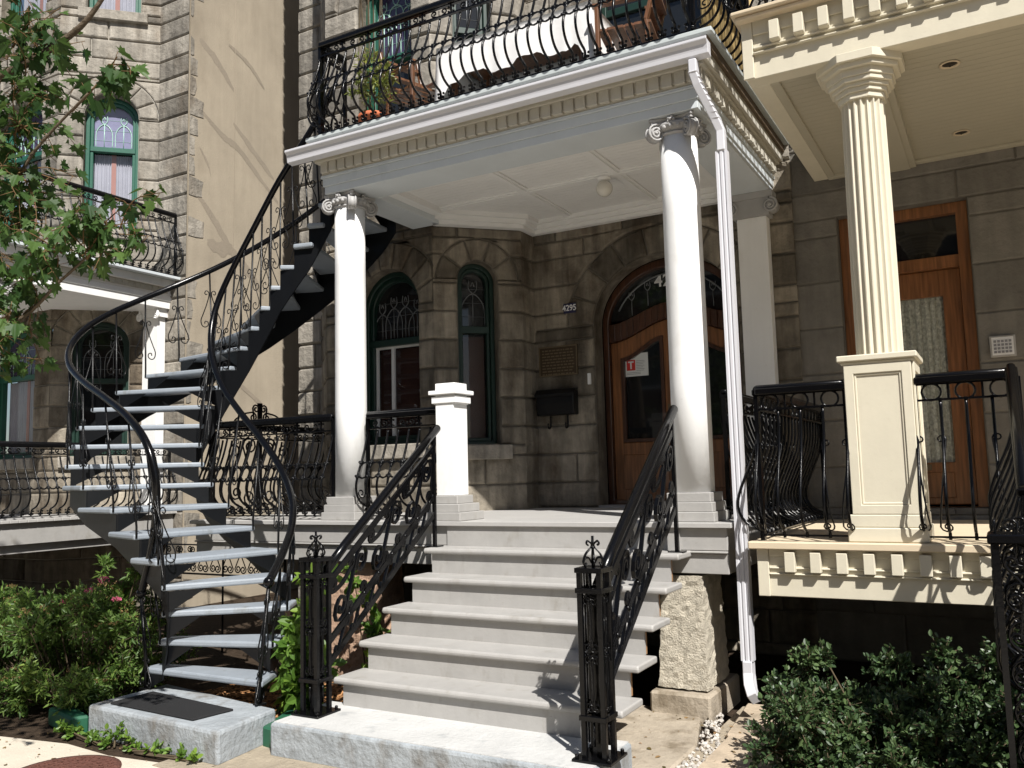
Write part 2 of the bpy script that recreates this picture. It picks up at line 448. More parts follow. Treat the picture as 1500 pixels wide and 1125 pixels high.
    for (u0,u1,zb,zs,b) in ops:
        c = (u0+u1)/2; a = (u1-u0)/2
        if b > 0:
            for i in range(nv):
                t0 = PI*i/nv; t1 = PI*(i+1)/nv
                tt = [t0+(t1-t0)*q/3 for q in range(4)]
                clip = lambda p:(min(max(p[0],0),L), min(p[1],zt))
                inn = [(c-a*math.cos(t), zs+b*math.sin(t)) for t in tt]
                out = [clip((c-(a+vt)*math.cos(t), zs+(b+vt)*math.sin(t))) for t in tt]
                emit(inn+out[::-1], ends=False)
        o = arch_out(u0,u1,zb,zs,b)
        n = len(o)
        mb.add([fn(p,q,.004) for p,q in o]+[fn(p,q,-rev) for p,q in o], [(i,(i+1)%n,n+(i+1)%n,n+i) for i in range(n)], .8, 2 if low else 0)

def tulip(u, z0, z1, s):
    """leaded tulip line drawing: stem and cup"""
    return [[(u,z0),(u,z1-.16*s)], [(u,z1-.16*s),(u-.05*s,z1-.10*s),(u-.045*s,z1)], [(u,z1-.16*s),(u+.05*s,z1-.10*s),(u+.045*s,z1)],
            [(u-.02*s,z1-.07*s),(u,z1-.02*s),(u+.02*s,z1-.07*s)], [(u-.14*s,z0),(u-.13*s,z1-.3*s),(u,z1-.16*s),(u+.13*s,z1-.3*s),(u+.14*s,z0)]]
def window(house, fn, u0,u1,zb,zs,b, zt, mats, rec=.17, w=.055, lower='curtain', n_tul=2, glass_up=None, lead=None, mull=False, sill=True, label=None, lowmats=None):
    """green sash window: outer frame, meeting bar at zt, leaded top light, sash below"""
    fr = MB()
    o = arch_out(u0+.002,u1-.002,zb+.002,zs,b-.002 if b else 0); i1 = arch_out(u0+w,u1-w,zb+w,zs,b-w if b else 0)
    if not b: i1 = [(p,min(q,zs-w)) for p,q in i1]
    fr.ring(o, i1, -rec-.05, -rec+.05, fn)
    w2 = w*.75
    i2 = arch_out(u0+w+w2,u1-w-w2,zb+w+w2,zs,b-w-w2 if b else 0)
    if not b: i2 = [(p,min(q,zs-w-w2)) for p,q in i2]
    fr.ring(i1, i2, -rec-.06, -rec+.015, fn)
    P = lambda a,b_,c,d,e,f: fr.prism([(a,c),(b_,c),(b_,d),(a,d)], e, f, fn)
    P(u0+w, u1-w, zt-.035, zt+.035, -rec-.055, -rec+.03)
    win = fr.build('window', mats[0], house, bevel=.006, label=label)
    up = [p for p in i2 if p[1] >= zt]; 
    uu0, uu1 = u0+w+w2, u1-w-w2
    up = [(uu0,zt)] + [p for p in up] + [(uu1,zt)]
    g = MB(); g.add([fn(a,b_,-rec-.045) for a,b_ in up][::-1], [tuple(range(len(up)))]); g.build('leaded_glass', glass_up or M['glass_dark'], win)
    ld = MB(); wd = (uu1-uu0); top = zs + (b*.72 if b else 0) - .05
    for k in range(n_tul):
        uc = uu0 + wd*(k+.5)/n_tul
        zc = top - abs(uc-(u0+u1)/2)*.35 - .05
        for ln in tulip(uc, zt+.04, zc, .75 if n_tul>1 else .85):
            ld.tube([fn(a,b_,-rec-.04) for a,b_ in (smooth_poly(ln,4) if len(ln)>2 else ln)], .0065, 4)
    for k in range(1,4):
        zz = zt + (top-zt)*k/4
        ld.tube([fn(uu0,zz,-rec-.042), fn(uu1,zz,-rec-.042)], .002, 4)
    ld.build('leading', lead or M['lead'], win)
    zl0, zl1 = zb+w+w2, zt-.035
    if lower == 'dark':
        g = MB(); g.prism([(uu0,zl0),(uu1,zl0),(uu1,zl1),(uu0,zl1)], -rec-.05, -rec-.045, fn); g.build('glass', M['glass_dark'], win)
    else:
        g = MB(); g.add([fn(a,b_,-rec-.045) for a,b_ in ((uu0,zl0),(uu1,zl0),(uu1,zl1),(uu0,zl1))],[(0,1,2,3)]); g.build('glass', M['pane'], win)
        c = MB(); N = 44
        for s in range(2):
            um = (uu0+uu1)/2
            a0, a1 = (uu0, um-.02) if s == 0 else (um+.02, uu1)
            vs = []; 
            for q in range(N+1):
                u = a0+(a1-a0)*q/N; dd = -rec-.10+.012*math.sin(q*1.1)+.006*math.sin(q*2.7+1)
                vs += [fn(u,zl0,dd), fn(u,zl1,dd)]
            c.add(vs, [(2*q,2*q+2,2*q+3,2*q+1) for q in range(N)], 1, 0, True)
        if lowmats == 'blind':
            c = MB()
            nb = int((zl1-zl0)/.032)
            for q in range(nb):
                z = zl0+.032*q
                c.prism([(uu0,z),(uu1,z),(uu1,z+.034),(uu0,z+.034)], -rec-.1-.004*(q%2), -rec-.094-.004*(q%2), fn)
        c.build('blind' if lowmats == 'blind' else 'curtain', M['blindbrown'] if lowmats == 'blind' else M['curtain'], win)
        d = MB(); d.prism([(u0,zb),(u1,zb),(u1,zs+.05),(u0,zs+.05)], -rec-.3, -rec-.25, fn); d.build('dark_room', M['dark'], win)
        if lowmats != 'blind':
            s_ = MB(); um = (uu0+uu1)/2; s_.prism([(um-.03,zl0),(um+.03,zl0),(um+.03,zl1),(um-.03,zl1)], -rec-.09, -rec-.082, fn); s_.build('drape_edge', M['pinkstrip'], win)
    if mull:
        m2 = MB(); um = mull
        for a0, a1 in ((uu0,uu0+.025),(um-.018,um+.018),(uu1-.025,uu1)):
            m2.prism([(a0,zl0),(a1,zl0),(a1,zl1),(a0,zl1)], -rec-.044, -rec-.02, fn)
        m2.prism([(uu0,zl1-.02),(uu1,zl1-.02),(uu1,zl1),(uu0,zl1)], -rec-.044, -rec-.018, fn)
        m2.build('sash_strip', M['whitepl'], win)
    if sill:
        s_ = MB(); s_.prism([(u0-.1,zb-.14),(u1+.1,zb-.14),(u1+.1,zb),(u0-.1,zb)], -.02, .10, fn); s_.prism([(u0,zb-.002),(u1,zb-.002),(u1,zb+.012),(u0,zb+.012)], -rec, -.02, fn)
        s_.build('sill', M['stone'], win, bevel=.012)
    return win
def text_mesh(txt, size, fn, u, z, dep, m, name, parent=None, align='CENTER', depth=.004, xs=1):
    cu = bpy.data.curves.new(name, 'FONT'); cu.body = txt; cu.size = size; cu.align_x = align; cu.align_y = 'CENTER'; cu.extrude = depth/2; cu.offset = size*.012
    ob = bpy.data.objects.new(name, cu); COL.objects.link(ob)
    dg = bpy.context.evaluated_depsgraph_get(); dg.update()
    me = bpy.data.meshes.new_from_object(ob.evaluated_get(dg))
    b = MB(); vs = [fn(u+v.co.x*xs, z+v.co.y, dep+v.co.z) for v in me.vertices]
    b.add(vs, [tuple(p.vertices) for p in me.polygons])
    bpy.data.objects.remove(ob); bpy.data.curves.remove(cu); bpy.data.meshes.remove(me)
    return b.build(name, m, parent)

FY = 7.8                      # facade plane of the row
# ------------------------------------------------------------------ main house (middle)
HM = thing('greystone_house', (-4.4, FY, 0), 'rusticated greystone house behind the white columned porch', 'house')
mb = MB()
C = [(-7.26,FY),(-6.67,FY),(-6.67,7.52),(-6.05,6.9),(-4.72,6.9),(-4.10,7.52),(-4.10,FY),(-1.47,FY)]
fns = [frame_fn(C[i],C[i+1]) for i in range(7)]
ZT = 12.6
wide = (.37,1.15,1.93,3.30,.40); wide_up = (.42,1.10,5.08,6.58,.36)
nar = (.235,.635,1.90,3.53,.2); nar_up = (.235,.635,5.08,6.75,.2)
door = (.67,2.10,1.275,3.06,.62); door_up = (.76,2.0,4.51,6.6,.3)
t45 = math.tan(R(22.5))
stone_wall(mb, fns[0], 0, ZT, seed=1, lens=(.3,.6), e0=1)
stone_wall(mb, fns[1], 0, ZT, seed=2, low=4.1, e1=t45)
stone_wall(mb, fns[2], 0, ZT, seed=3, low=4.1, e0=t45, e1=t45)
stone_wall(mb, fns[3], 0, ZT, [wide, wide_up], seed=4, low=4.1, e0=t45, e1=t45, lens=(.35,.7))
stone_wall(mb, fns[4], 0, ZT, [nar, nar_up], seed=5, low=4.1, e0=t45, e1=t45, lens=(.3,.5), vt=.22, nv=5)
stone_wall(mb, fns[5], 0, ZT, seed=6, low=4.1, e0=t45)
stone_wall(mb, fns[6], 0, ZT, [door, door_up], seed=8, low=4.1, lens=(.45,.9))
side = frame_fn((-7.26,15),(-7.26,FY)); stone_wall(mb, side, 0, ZT, seed=9, e1=1)
mb.build('wall', [M['stone'], M['mortar_dark'], M['stone_stained_shaded']], HM)
rf = MB(); rf.prism([(-7.4,15),(-7.4,7.7),(-6.75,7.7),(-6.1,6.8),(-4.65,6.8),(-4.0,7.5),(-4.0,7.7),(-1.47,7.7),(-1.47,15)], ZT, ZT+.2, lambda a,b,d:(a,b,d)); rf.build('roof', M['grey_dark'], HM)
ib = MB(); ib.box(-7.2,3.45,8.35,8.4,0,ZT-.1); ib.box(-7.2,3.45,FY+.05,8.4,4.2,4.3); ib.box(3.40,3.45,FY+.03,8.4,0,ZT-.1); ib.box(-6.0,-4.2,7.5,7.55,0,ZT-.1); ib.build('dark_backing', M['dark'], HM)  # added black backing, keeps sky light from leaking in behind the openings
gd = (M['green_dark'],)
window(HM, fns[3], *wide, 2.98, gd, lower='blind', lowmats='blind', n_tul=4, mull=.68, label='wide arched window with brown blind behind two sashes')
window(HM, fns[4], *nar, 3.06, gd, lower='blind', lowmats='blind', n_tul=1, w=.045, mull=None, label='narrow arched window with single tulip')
window(HM, fns[3], *wide_up, 6.0, (M['green'],), lower='dark', n_tul=3, glass_up=M['glass_purple'], lead=M['lead_pale'])
window(HM, fns[4], *nar_up, 6.2, gd, lower='dark', n_tul=1, w=.045)
# entrance: double oak door under an arched numbered transom
fd = fns[6]; u0,u1,zb,zs,b = door; rec = .26
df = MB()
o = arch_out(u0+.003,u1-.003,zb+.003,zs,b-.003); i = arch_out(u0+.06,u1-.06,zb+.06,zs,b-.08)
df.ring([p for p in o], [(p[0],max(p[1],zb+.003)) for p in i], -rec-.06, -rec+.05, fd)
hump = lambda u: (1-math.cos(2*PI*min(max((u-u0-.06)/(u1-u0-.12),0),1)))/2
sw = [(u0+.06+ (u1-u0-.12)*k/20, 2.90 + .19*hump(u0+.06+(u1-u0-.12)*k/20)) for k in range(21)]
tw_ = [(u0+.06+ (u1-u0-.12)*k/20, 3.08 + .17*hump(u0+.06+(u1-u0-.12)*k/20)) for k in range(21)]
for k in range(20): df.prism([sw[k],sw[k+1],tw_[k+1],tw_[k]], -rec-.06, -rec+.035, fd)
DF = df.build('entrance_frame', M['wood_dark'], HM, bevel=.006)
g = MB(); ii = [p for p in i if p[1] >= 3.1]; g.add([fd(a,b_,-rec-.02) for a,b_ in [(u0+.075,3.12)]+ii+[(u1-.075,3.12)]][::-1], [tuple(range(len(ii)+2))]); g.build('transom_glass', M['glass_dark'], DF)
ld = MB()
arc = [(p[0]+(.05 if p[0]<(u0+u1)/2 else -.05), p[1]-.05) for p in i if p[1] >= 3.2]
ld.tube([fd(a,b_,-rec-.01) for a,b_ in arc], .009, 5)
for q in (.21,.33,1-.33,1-.21):
    uc = u0+(u1-u0)*q; zc = 3.48 if q in (.33,1-.33) else 3.4
    for ln in tulip(uc, zc-.24, zc, .55)[:4]: ld.tube([fd(a,b_,-rec-.012) for a,b_ in (smooth_poly(ln,3) if len(ln)>2 else ln)], .005, 4)
ld.build('leading', M['lead'], DF)
text_mesh('4295', .17, fd, (u0+u1)/2+.0, 3.47, -rec-.014, M['whitepl'], 'transom_number', DF)
um = (u0+u1)/2
for s,(a0,a1) in enumerate(((u0+.063,um-.003),(um+.003,u1-.063))):
    lf = MB()
    def topz(u): return 2.90+.19*hump(u)-.004
    K = 12
    ou = [(a0,zb+.02)]+[(a0+(a1-a0)*k/K, topz(a0+(a1-a0)*k/K)) for k in range(K+1)]+[(a1,zb+.02)]
    st = .10
    inn = [(a0+st,zb+.62)]+[(a0+st+(a1-a0-2*st)*k/K, topz(a0+(a1-a0)*k/K)-.16) for k in range(K+1)]+[(a1-st,zb+.62)]
    lf.ring(ou, inn, -rec-.055, -rec-.005, fd)
    lf.prism([(a0+st*.9,zb+.16),(a1-st*.9,zb+.16),(a1-st*.9,zb+.50),(a0+st*.9,zb+.50)], -rec-.05, -rec+.006, fd)
    lv = lf.build('door', M['wood'], HM, bevel=.005)
    g = MB(); inn2 = inset(inn[::-1], -.004)[::-1]
    g.add([fd(a,b_,-rec-.035) for a,b_ in inn][::-1], [tuple(range(len(inn)))]); g.build('glass', M['glass_dark'], lv)
    f2 = MB(); f2.ring(inn, inset(inn[::-1], .035)[::-1], -rec-.034, -rec+.008, fd); f2.build('glass_frame', M['wood_dark'], lv, bevel=.004)
    h = MB(); uh = a1-.05 if s == 0 else a0+.05
    h.tube([fd(uh,2.15,-rec),fd(uh,2.15,-rec+.05)], .012, 8); h.sphere(fd(uh,2.15,-rec+.07), .03, 8)
    h.prism([(uh-.025,2.05),(uh+.025,2.05),(uh+.025,2.25),(uh-.025,2.25)], -rec-.005, -rec+.003, fd); h.build('handle', M['plaque_edge'], lv)
th = MB(); th.prism([(u0,1.255),(u1,1.255),(u1,1.29),(u0,1.29)], -rec-.06, .05, fd); th.build('threshold', M['grey_dark'], HM, bevel=.006)
ud = MB(); a0,a1,_,zz,bb = door_up
o = arch_out(a0+.003,a1-.003,4.513,zz,bb-.003); i = [(p[0],max(p[1],4.515)) for p in arch_out(a0+.08,a1-.08,4.6,zz,bb-.08)]
ud.ring(o,i,-.3,-.2,fd); ud.prism([(a0+.08,6.3),(a1-.08,6.3),(a1-.08,6.38),(a0+.08,6.38)],-.29,-.21,fd); ud.prism([(um-.04,4.52),(um+.04,4.52),(um+.04,6.3),(um-.04,6.3)],-.29,-.21,fd)
UD = ud.build('balcony_door', M['green_dark'], HM, bevel=.006)
g = MB(); g.add([fd(a,b_,-.25) for a,b_ in i][::-1],[tuple(range(len(i)))]); g.build('glass', M['glass_dark'], UD)
# things fixed to the wall by the door
p = MB(); p.prism([(.36,3.20),(.50,3.20),(.50,3.30),(.36,3.30)], .037, .046, fd)
PL = tag(p.build('number_plate', M['blueplate'], None, bevel=.004), 'small dark blue enamel plate with white house number 4295', 'house number')
text_mesh('4295', .085, fd, .43, 3.25, .0485, M['whitepl'], 'numerals', PL, depth=.003, xs=.9)
p = MB(); p.prism([(.075,2.58),(.50,2.58),(.50,2.88),(.075,2.88)], .036, .05, fd)
PQ = tag(p.build('bronze_plaque', M['plaque'], None), 'dark bronze plaque with raised rows of lettering on the stone wall', 'plaque')
e = MB(); o = [(.075,2.58),(.50,2.58),(.50,2.88),(.075,2.88)]; e.ring(o, inset(o,.012), .05, .056, fd); e.build('rim', M['plaque_edge'], PQ)
e = MB(); rr = random.Random(3)
for k in range(9):
    u = .11; z = 2.845-.03*k
    while u < .45:
        w_ = rr.uniform(.015,.05); e.prism([(u,z-.013),(min(u+w_,.465),z-.013),(min(u+w_,.465),z),(u,z)], .05, .053, fd); u += w_+.01
e.build('raised_lettering', M['plaque_edge'], PQ)
mbx = MB(); yb = .034
prof = [(yb,2.18),(.15,2.18),(.16,2.30),(.155,2.38),(.12,2.425),(yb,2.43)]
mbx.prism(prof, .08, .49, lambda a,b_,d: fd(d,b_,a))
MX = tag(mbx.build('mailbox', M['iron_old'], None, bevel=.008), 'black metal mailbox with curved lid and two newspaper hooks', 'mailbox')
e = MB(); e.prism([(.05,2.445),(.13,2.44),(.175,2.39),(.172,2.36),(.166,2.36),(.16,2.388),(.12,2.428),(.05,2.434)], .07, .50, lambda a,b_,d: fd(d,b_,a)); e.build('lid', M['iron_old'], MX, bevel=.003)
for uc in (.19,.38):
    e = MB(); e.tube([fd(uc,b_,a) for a,b_ in smooth_poly([(.06,2.19),(.06,2.10),(.075,2.06),(.105,2.055),(.12,2.085),(.115,2.10)],3)], .009, 6); e.build('hook', M['iron_old'], MX)
nt_ = MB(); un = u0+.20; nt_.prism([(un,2.55),(un+.24,2.55),(un+.24,2.78),(un,2.78)], -rec-.03, -rec-.026, fd)
NT = tag(nt_.build('notice', M['paper']), 'white paper notice with red square letter T behind the door glass', 'notice')
e = MB(); e.prism([(un+.015,2.61),(un+.105,2.61),(un+.105,2.715),(un+.015,2.715)], -rec-.0255, -rec-.0245, fd); RS = e.build('red_square', M['redpl'], NT)
e = MB(); e.prism([(un+.03,2.688),(un+.09,2.688),(un+.09,2.702),(un+.03,2.702)], -rec-.0242, -rec-.0235, fd); e.prism([(un+.052,2.625),(un+.068,2.625),(un+.068,2.6875),(un+.052,2.6875)], -rec-.0242, -rec-.0235, fd); e.build('letter_stroke', M['whitepl'], RS)
e = MB()
for k in range(7):
    e.prism([(un+.115,2.70-.016*k),(un+.115+rr.uniform(.06,.11),2.70-.016*k),(un+.115+.08,2.704-.016*k),(un+.115,2.704-.016*k)], -rec-.0255, -rec-.0245, fd)
for k in range(2):
    e.prism([(un+.015,2.585-.014*k),(un+.16,2.585-.014*k),(un+.16,2.589-.014*k),(un+.015,2.589-.014*k)], -rec-.0255, -rec-.0245, fd)
e.prism([(un+.015,2.75),(un+.07,2.75),(un+.07,2.756),(un+.015,2.756)], -rec-.0255, -rec-.0245, fd)
e.build('printed_lines', M['inkgrey'], NT)
bl = MB(); bl.prism([(u0-.07,2.47),(u0-.035,2.47),(u0-.035,2.58),(u0-.07,2.58)], .03, .05, fd); tag(bl.build('doorbell', M['whitepl'], None, bevel=.004), 'small pale doorbell on the stone left of the oak door', 'doorbell')

# ------------------------------------------------------------------ right house
HR = thing('greystone_house', (.8, FY, 0), 'smoother grey stone house behind the cream porch with oak door', 'house')
mb = MB(); fr_ = frame_fn((-1.47,FY+.01),(3.4,FY+.01))
rd = (.36,1.36,1.255,3.76,0); rdu = (.36,1.3,4.56,6.7,0)
stone_wall(mb, fr_, 0, ZT, [rd, rdu], seed=21, course=.40, zref=1.2, lens=(.6,1.1), proud=.012, bev=.012, rough=.004, dk=.05, tone=(.9,1.08))
mb.build('wall', [M['stone_right'], M['mortar_dark']], HR)
rf = MB(); rf.box(-1.467,3.5,7.7,15,ZT,ZT+.2); rf.build('roof', M['grey_dark'], HR)
u0,u1,zb,zs,b = rd; rec=.15
d = MB(); o=[(u0+.003,zb+.003),(u1-.003,zb+.003),(u1-.003,zs-.003),(u0+.003,zs-.003)]
d.ring(o,[(u0+.09,zb+.004),(u1-.09,zb+.004),(u1-.09,zs-.09),(u0+.09,zs-.09)],-rec-.06,-rec+.06,fr_)
d.prism([(u0+.09,3.22),(u1-.09,3.22),(u1-.09,3.32),(u0+.09,3.32)],-rec-.05,-rec+.05,fr_)
DF = d.build('entrance_frame', M['wood'], HR, bevel=.008)
g = MB(); g.prism([(u0+.09,3.32),(u1-.09,3.32),(u1-.09,zs-.09),(u0+.09,zs-.09)],-rec-.02,-rec-.015,fr_); g.build('transom_glass', M['glass_dark'], DF)
d = MB(); a0,a1 = u0+.093,u1-.093
d.ring([(a0,zb+.02),(a1,zb+.02),(a1,3.217),(a0,3.217)],[(a0+.14,1.62),(a1-.14,1.62),(a1-.14,3.0),(a0+.14,3.0)],-rec-.06,-rec-.01,fr_)
d.prism([(a0+.15,1.33),(a1-.15,1.33),(a1-.15,1.54),(a0+.15,1.54)],-rec-.055,-rec,fr_)
DD = d.build('door', M['wood'], HR, bevel=.006)
g = MB(); g.add([fr_(a,b_,-rec-.03) for a,b_ in ((a0+.14,1.62),(a1-.14,1.62),(a1-.14,3.0),(a0+.14,3.0))],[(0,1,2,3)]); g.build('glass', M['pane'], DD)
c = MB(); N=60; vs=[]
for q in range(N+1):
    u=a0+.14+(a1-a0-.28)*q/N; dd=-rec-.07+.014*math.sin(q*.9)+.008*math.sin(q*2.3+1); vs += [fr_(u,1.6,dd),fr_(u,3.02,dd)]
c.add(vs,[(2*q,2*q+2,2*q+3,2*q+1) for q in range(N)],1,0,True); c.build('lace_curtain', M['lace'], DD)
h = MB(); h.prism([(.80,1.555),(.95,1.555),(.95,1.605),(.80,1.605)],-rec-.01,-rec+.006,fr_); h.prism([(.82,1.57),(.93,1.57),(.93,1.59),(.82,1.59)],-rec+.006,-rec+.012,fr_); h.build('mail_slot', M['plaque_edge'], DD, bevel=.003)
g = MB(); g.prism([(rdu[0],rdu[2]),(rdu[1],rdu[2]),(rdu[1],rdu[3]),(rdu[0],rdu[3])],-.2,-.15,fr_); g.build('balcony_door', M['wood_dark'], HR)
kp = MB(); kp.prism([(1.44,2.43),(1.62,2.43),(1.62,2.60),(1.44,2.60)],.014,.04,fr_)
KP = tag(kp.build('intercom', M['grey'], None, bevel=.006), 'pale square intercom panel with rows of keys on grey stone', 'intercom')
e = MB(); e.prism([(1.455,2.445),(1.605,2.445),(1.605,2.585),(1.455,2.585)],.04,.043,fr_); e.build('face_plate', M['whitepl'], KP)
e = MB()
for a in range(5):
    for q in range(4): e.prism([(1.468+a*.026,2.46+q*.028),(1.487+a*.026,2.46+q*.028),(1.487+a*.026,2.478+q*.028),(1.468+a*.026,2.478+q*.028)],.043,.048,fr_)
e.build('keys', M['inkgrey'], KP)

# ------------------------------------------------------------------ left house
HL = thing('greystone_house', (-10.6, FY, 0), 'sunlit greystone house with stucco side wall beyond the curved stair', 'house')
mb = MB()
D = [(-14.0,6.9),(-10.8,6.9),(-9.9,FY),(-9.33,FY)]
fl = [frame_fn(D[i],D[i+1]) for i in range(3)]
lw = (1.75,2.85,1.98,3.42,.36); lw_u = (1.75,2.85,5.05,6.60,.38); lw_t=(1.75,2.85,8.12,9.5,.3)
sw_ = (.22,.94,1.98,3.46,.34); sw_u = (.31,1.0,5.05,6.63,.33); sw_t=(.31,1.0,8.14,9.5,.3)
stone_wall(mb, fl[0], 0, ZT+.4, [lw,lw_u,lw_t], seed=31, e1=t45, low=3.95)  # stone under this porch roof is darkened too, shade painted in
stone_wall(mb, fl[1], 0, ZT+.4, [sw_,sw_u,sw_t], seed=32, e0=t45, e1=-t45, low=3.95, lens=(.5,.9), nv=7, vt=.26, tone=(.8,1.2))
stone_wall(mb, fl[2], 0, ZT+.4, seed=33, e0=-t45, e1=1, lens=(.6,.8), tone=(.7,1.1))
mb.build('wall', [M['stone'], M['mortar'], M['stone_stained_shaded']], HL)
st = MB(); st.box(-9.60,-9.33,FY+.03,16,0,ZT+.4)
SW = st.build('stucco_side_wall', M['stucco'], HL)
q = MB(); rq = random.Random(5)
for k in range(34):
    z = 1.235-.283*4+.283*k
    if z > ZT: break
    w_ = rq.choice((.08,.12,.22,.26)) if k%2 else rq.choice((.05,.09,.14))
    if rq.random() < .8:
        q = MB()
        ww=w_; e_=[rq.uniform(-.02,.02) for _ in range(6)]; q.prism([(FY+.028,z+.008),(FY+.03+ww*.5,z+.008+e_[0]*.4),(FY+.028+ww+e_[1],z+.012+abs(e_[2])),(FY+.028+ww+e_[3],z+.14),(FY+.028+ww+e_[4],z+.262-abs(e_[5])),(FY+.028,z+.275)], -9.33, -9.324+rq.uniform(0,.003), lambda a,b_,d:(d,a,b_), tone=rq.uniform(.85,1.1)); q.build('quoin_stone', M['stone'], SW)
NP = []
def streakpatch(pts, w):
    global q; q = MB(); NP.append(1)
    a = smooth_poly(pts,6); up=[]; dn=[]
    for k,(y,z) in enumerate(a):
        ww = w*(.35+.65*math.sin(PI*(k+.5)/len(a)))*rq.uniform(.75,1.25); up.append((y,z+ww/2)); dn.append((y,z-ww/2))
    xo=-9.3290+.00025*len(NP); n=len(a); q.add([(xo,y,z) for y,z in dn]+[(xo,y,z) for y,z in up], [(k,k+1,n+k+1,n+k) for k in range(n-1)]); q.build('repair_patch', M['stucco_patch'], SW)
streakpatch([(7.98,7.75),(8.3,7.55),(8.6,7.25)],.13); streakpatch([(8.6,6.75),(9.0,6.45),(9.4,6.15)],.11)
streakpatch([(8.0,6.75),(8.4,6.5),(8.7,6.4),(9.1,6.1),(9.5,5.8)],.11); streakpatch([(7.95,5.55),(8.3,5.2),(8.6,4.85),(9.0,4.55),(9.2,4.3)],.17); streakpatch([(8.15,4.9),(8.4,4.85),(8.6,4.9)],.2)
streakpatch([(8.0,6.2),(8.15,6.0),(8.2,5.85)],.06); streakpatch([(8.3,3.4),(8.45,3.3),(8.6,3.35)],.2); streakpatch([(8.5,7.9),(8.9,7.75),(9.2,7.5)],.08); streakpatch([(8.7,3.0),(9.1,2.75),(9.5,2.4)],.09)
w_ = MB(); w_.tube([(-9.32,8.62,9.9),(-9.32,8.62,6.2),(-9.32,8.6,4.0),(-9.32,8.58,3.55)], .0025, 5); w_.tube([(-9.318,8.57,3.6),(-9.318,8.57,3.85)], .012, 6); 
w_.build('wall_cable', M['stucco_patch'], SW)
rf = MB(); rf.prism([(-14,15),(-14,6.7),(-10.7,6.7),(-9.8,7.65),(-9.2,7.65),(-9.2,16)], ZT+.4, ZT+.6, lambda a,b_,d:(a,b_,d)); rf.build('roof', M['grey_dark'], HL)
gm = (M['green'],)
for op,z in ((lw,3.1),(lw_u,6.25),): window(HL, fl[0], *op, z, gm, lower='curtain', n_tul=3, glass_up=M['glass_purple'], lead=M['lead_pale'])
window(HL, fl[0], *lw_t, 9.3, gm, lower='curtain', n_tul=3)
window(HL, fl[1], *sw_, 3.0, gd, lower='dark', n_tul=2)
window(HL, fl[1], *sw_u, 6.22, gm, lower='curtain', n_tul=2, glass_up=M['glass_lav'], lead=M['lead_pale'], label='arched window with lavender tulip glass above sheer curtains')
window(HL, fl[1], *sw_t, 9.3, gm, lower='curtain', n_tul=2)
# ------------------------------------------------------------------ ground
g = MB(); g.box(-400,400,-200,400,-.05,0); struct(g.build('ground', M['soil']))
g = MB(); g.prism([(-60,-2.2),(60,-2.2),(60,2.5),(-1.6,3.15),(-3.6,3.5),(-4.2,3.52),(-4.75,3.46),(-5.2,3.5),(-6.5,3.3),(-60,3.1)], .0, .012, lambda a,b,d:(a,b,d)); struct(g.build('sidewalk', M['sidewalk']))
g = MB(); g.box(-60,60,-200,-2.35,0,.004); struct(g.build('road', mat('asphalt',(.05,.05,.052),.9,.2,bump=.6,bscale=80)))
g = MB(); g.box(-60,60,-2.35,-2.2,0,.12); struct(g.build('kerb', M['concrete'], bevel=.02))
g = MB(); g.prism([(-4.35,3.45),(-1.5,3.1),(-1.5,4.0),(-3.7,4.1),(-3.88,4.6),(-4.3,4.6)], 0, .016, lambda a,b,d:(a,b,d)); struct(g.build('dirt_path', M['dirtpath']))
g = MB(); g.prism([(-6.2,4.1),(-4.0,4.2),(-4.0,5.3),(-6.2,5.6)], 0, .02, lambda a,b,d:(a,b,d)); struct(g.build('mulch_bed', M['soil']))
rm = random.Random(11); g = MB()
for k in range(2600):
    x = rm.uniform(-5.4,-3.95); y = rm.uniform(4.15,5.3); a = rm.uniform(0,PI); L_=rm.uniform(.012,.035); w_=rm.uniform(.004,.01)
    c,s_ = math.cos(a),math.sin(a); z = .022+rm.random()*.02; dz=rm.uniform(-.01,.01)
    g.add([(x-c*L_-s_*w_,y-s_*L_+c*w_,z),(x-c*L_+s_*w_,y-s_*L_-c*w_,z),(x+c*L_+s_*w_,y+s_*L_-c*w_,z+dz),(x+c*L_-s_*w_,y+s_*L_+c*w_,z+dz+.005)],[(0,1,2,3)],rm.uniform(.4,1.4))
struct(g.build('wood_mulch', M['mulch']), 'stuff')
g = MB(); g.lathe([(.30,.012),(.30,.02),(.27,.022),(.0,.022)], -4.70, 3.14, 40)
for a in range(5):
    for k in range(6+a*6):
        t = 2*PI*k/(6+a*6); r_=.05+a*.048; g.box(-4.70+r_*math.cos(t)-.012,-4.70+r_*math.cos(t)+.012,3.14+r_*math.sin(t)-.012,3.14+r_*math.sin(t)+.012,.022,.027)
tag(g.build('manhole_cover', M['rust']), 'rusty reddish round manhole cover set in the pale sidewalk', 'manhole cover')
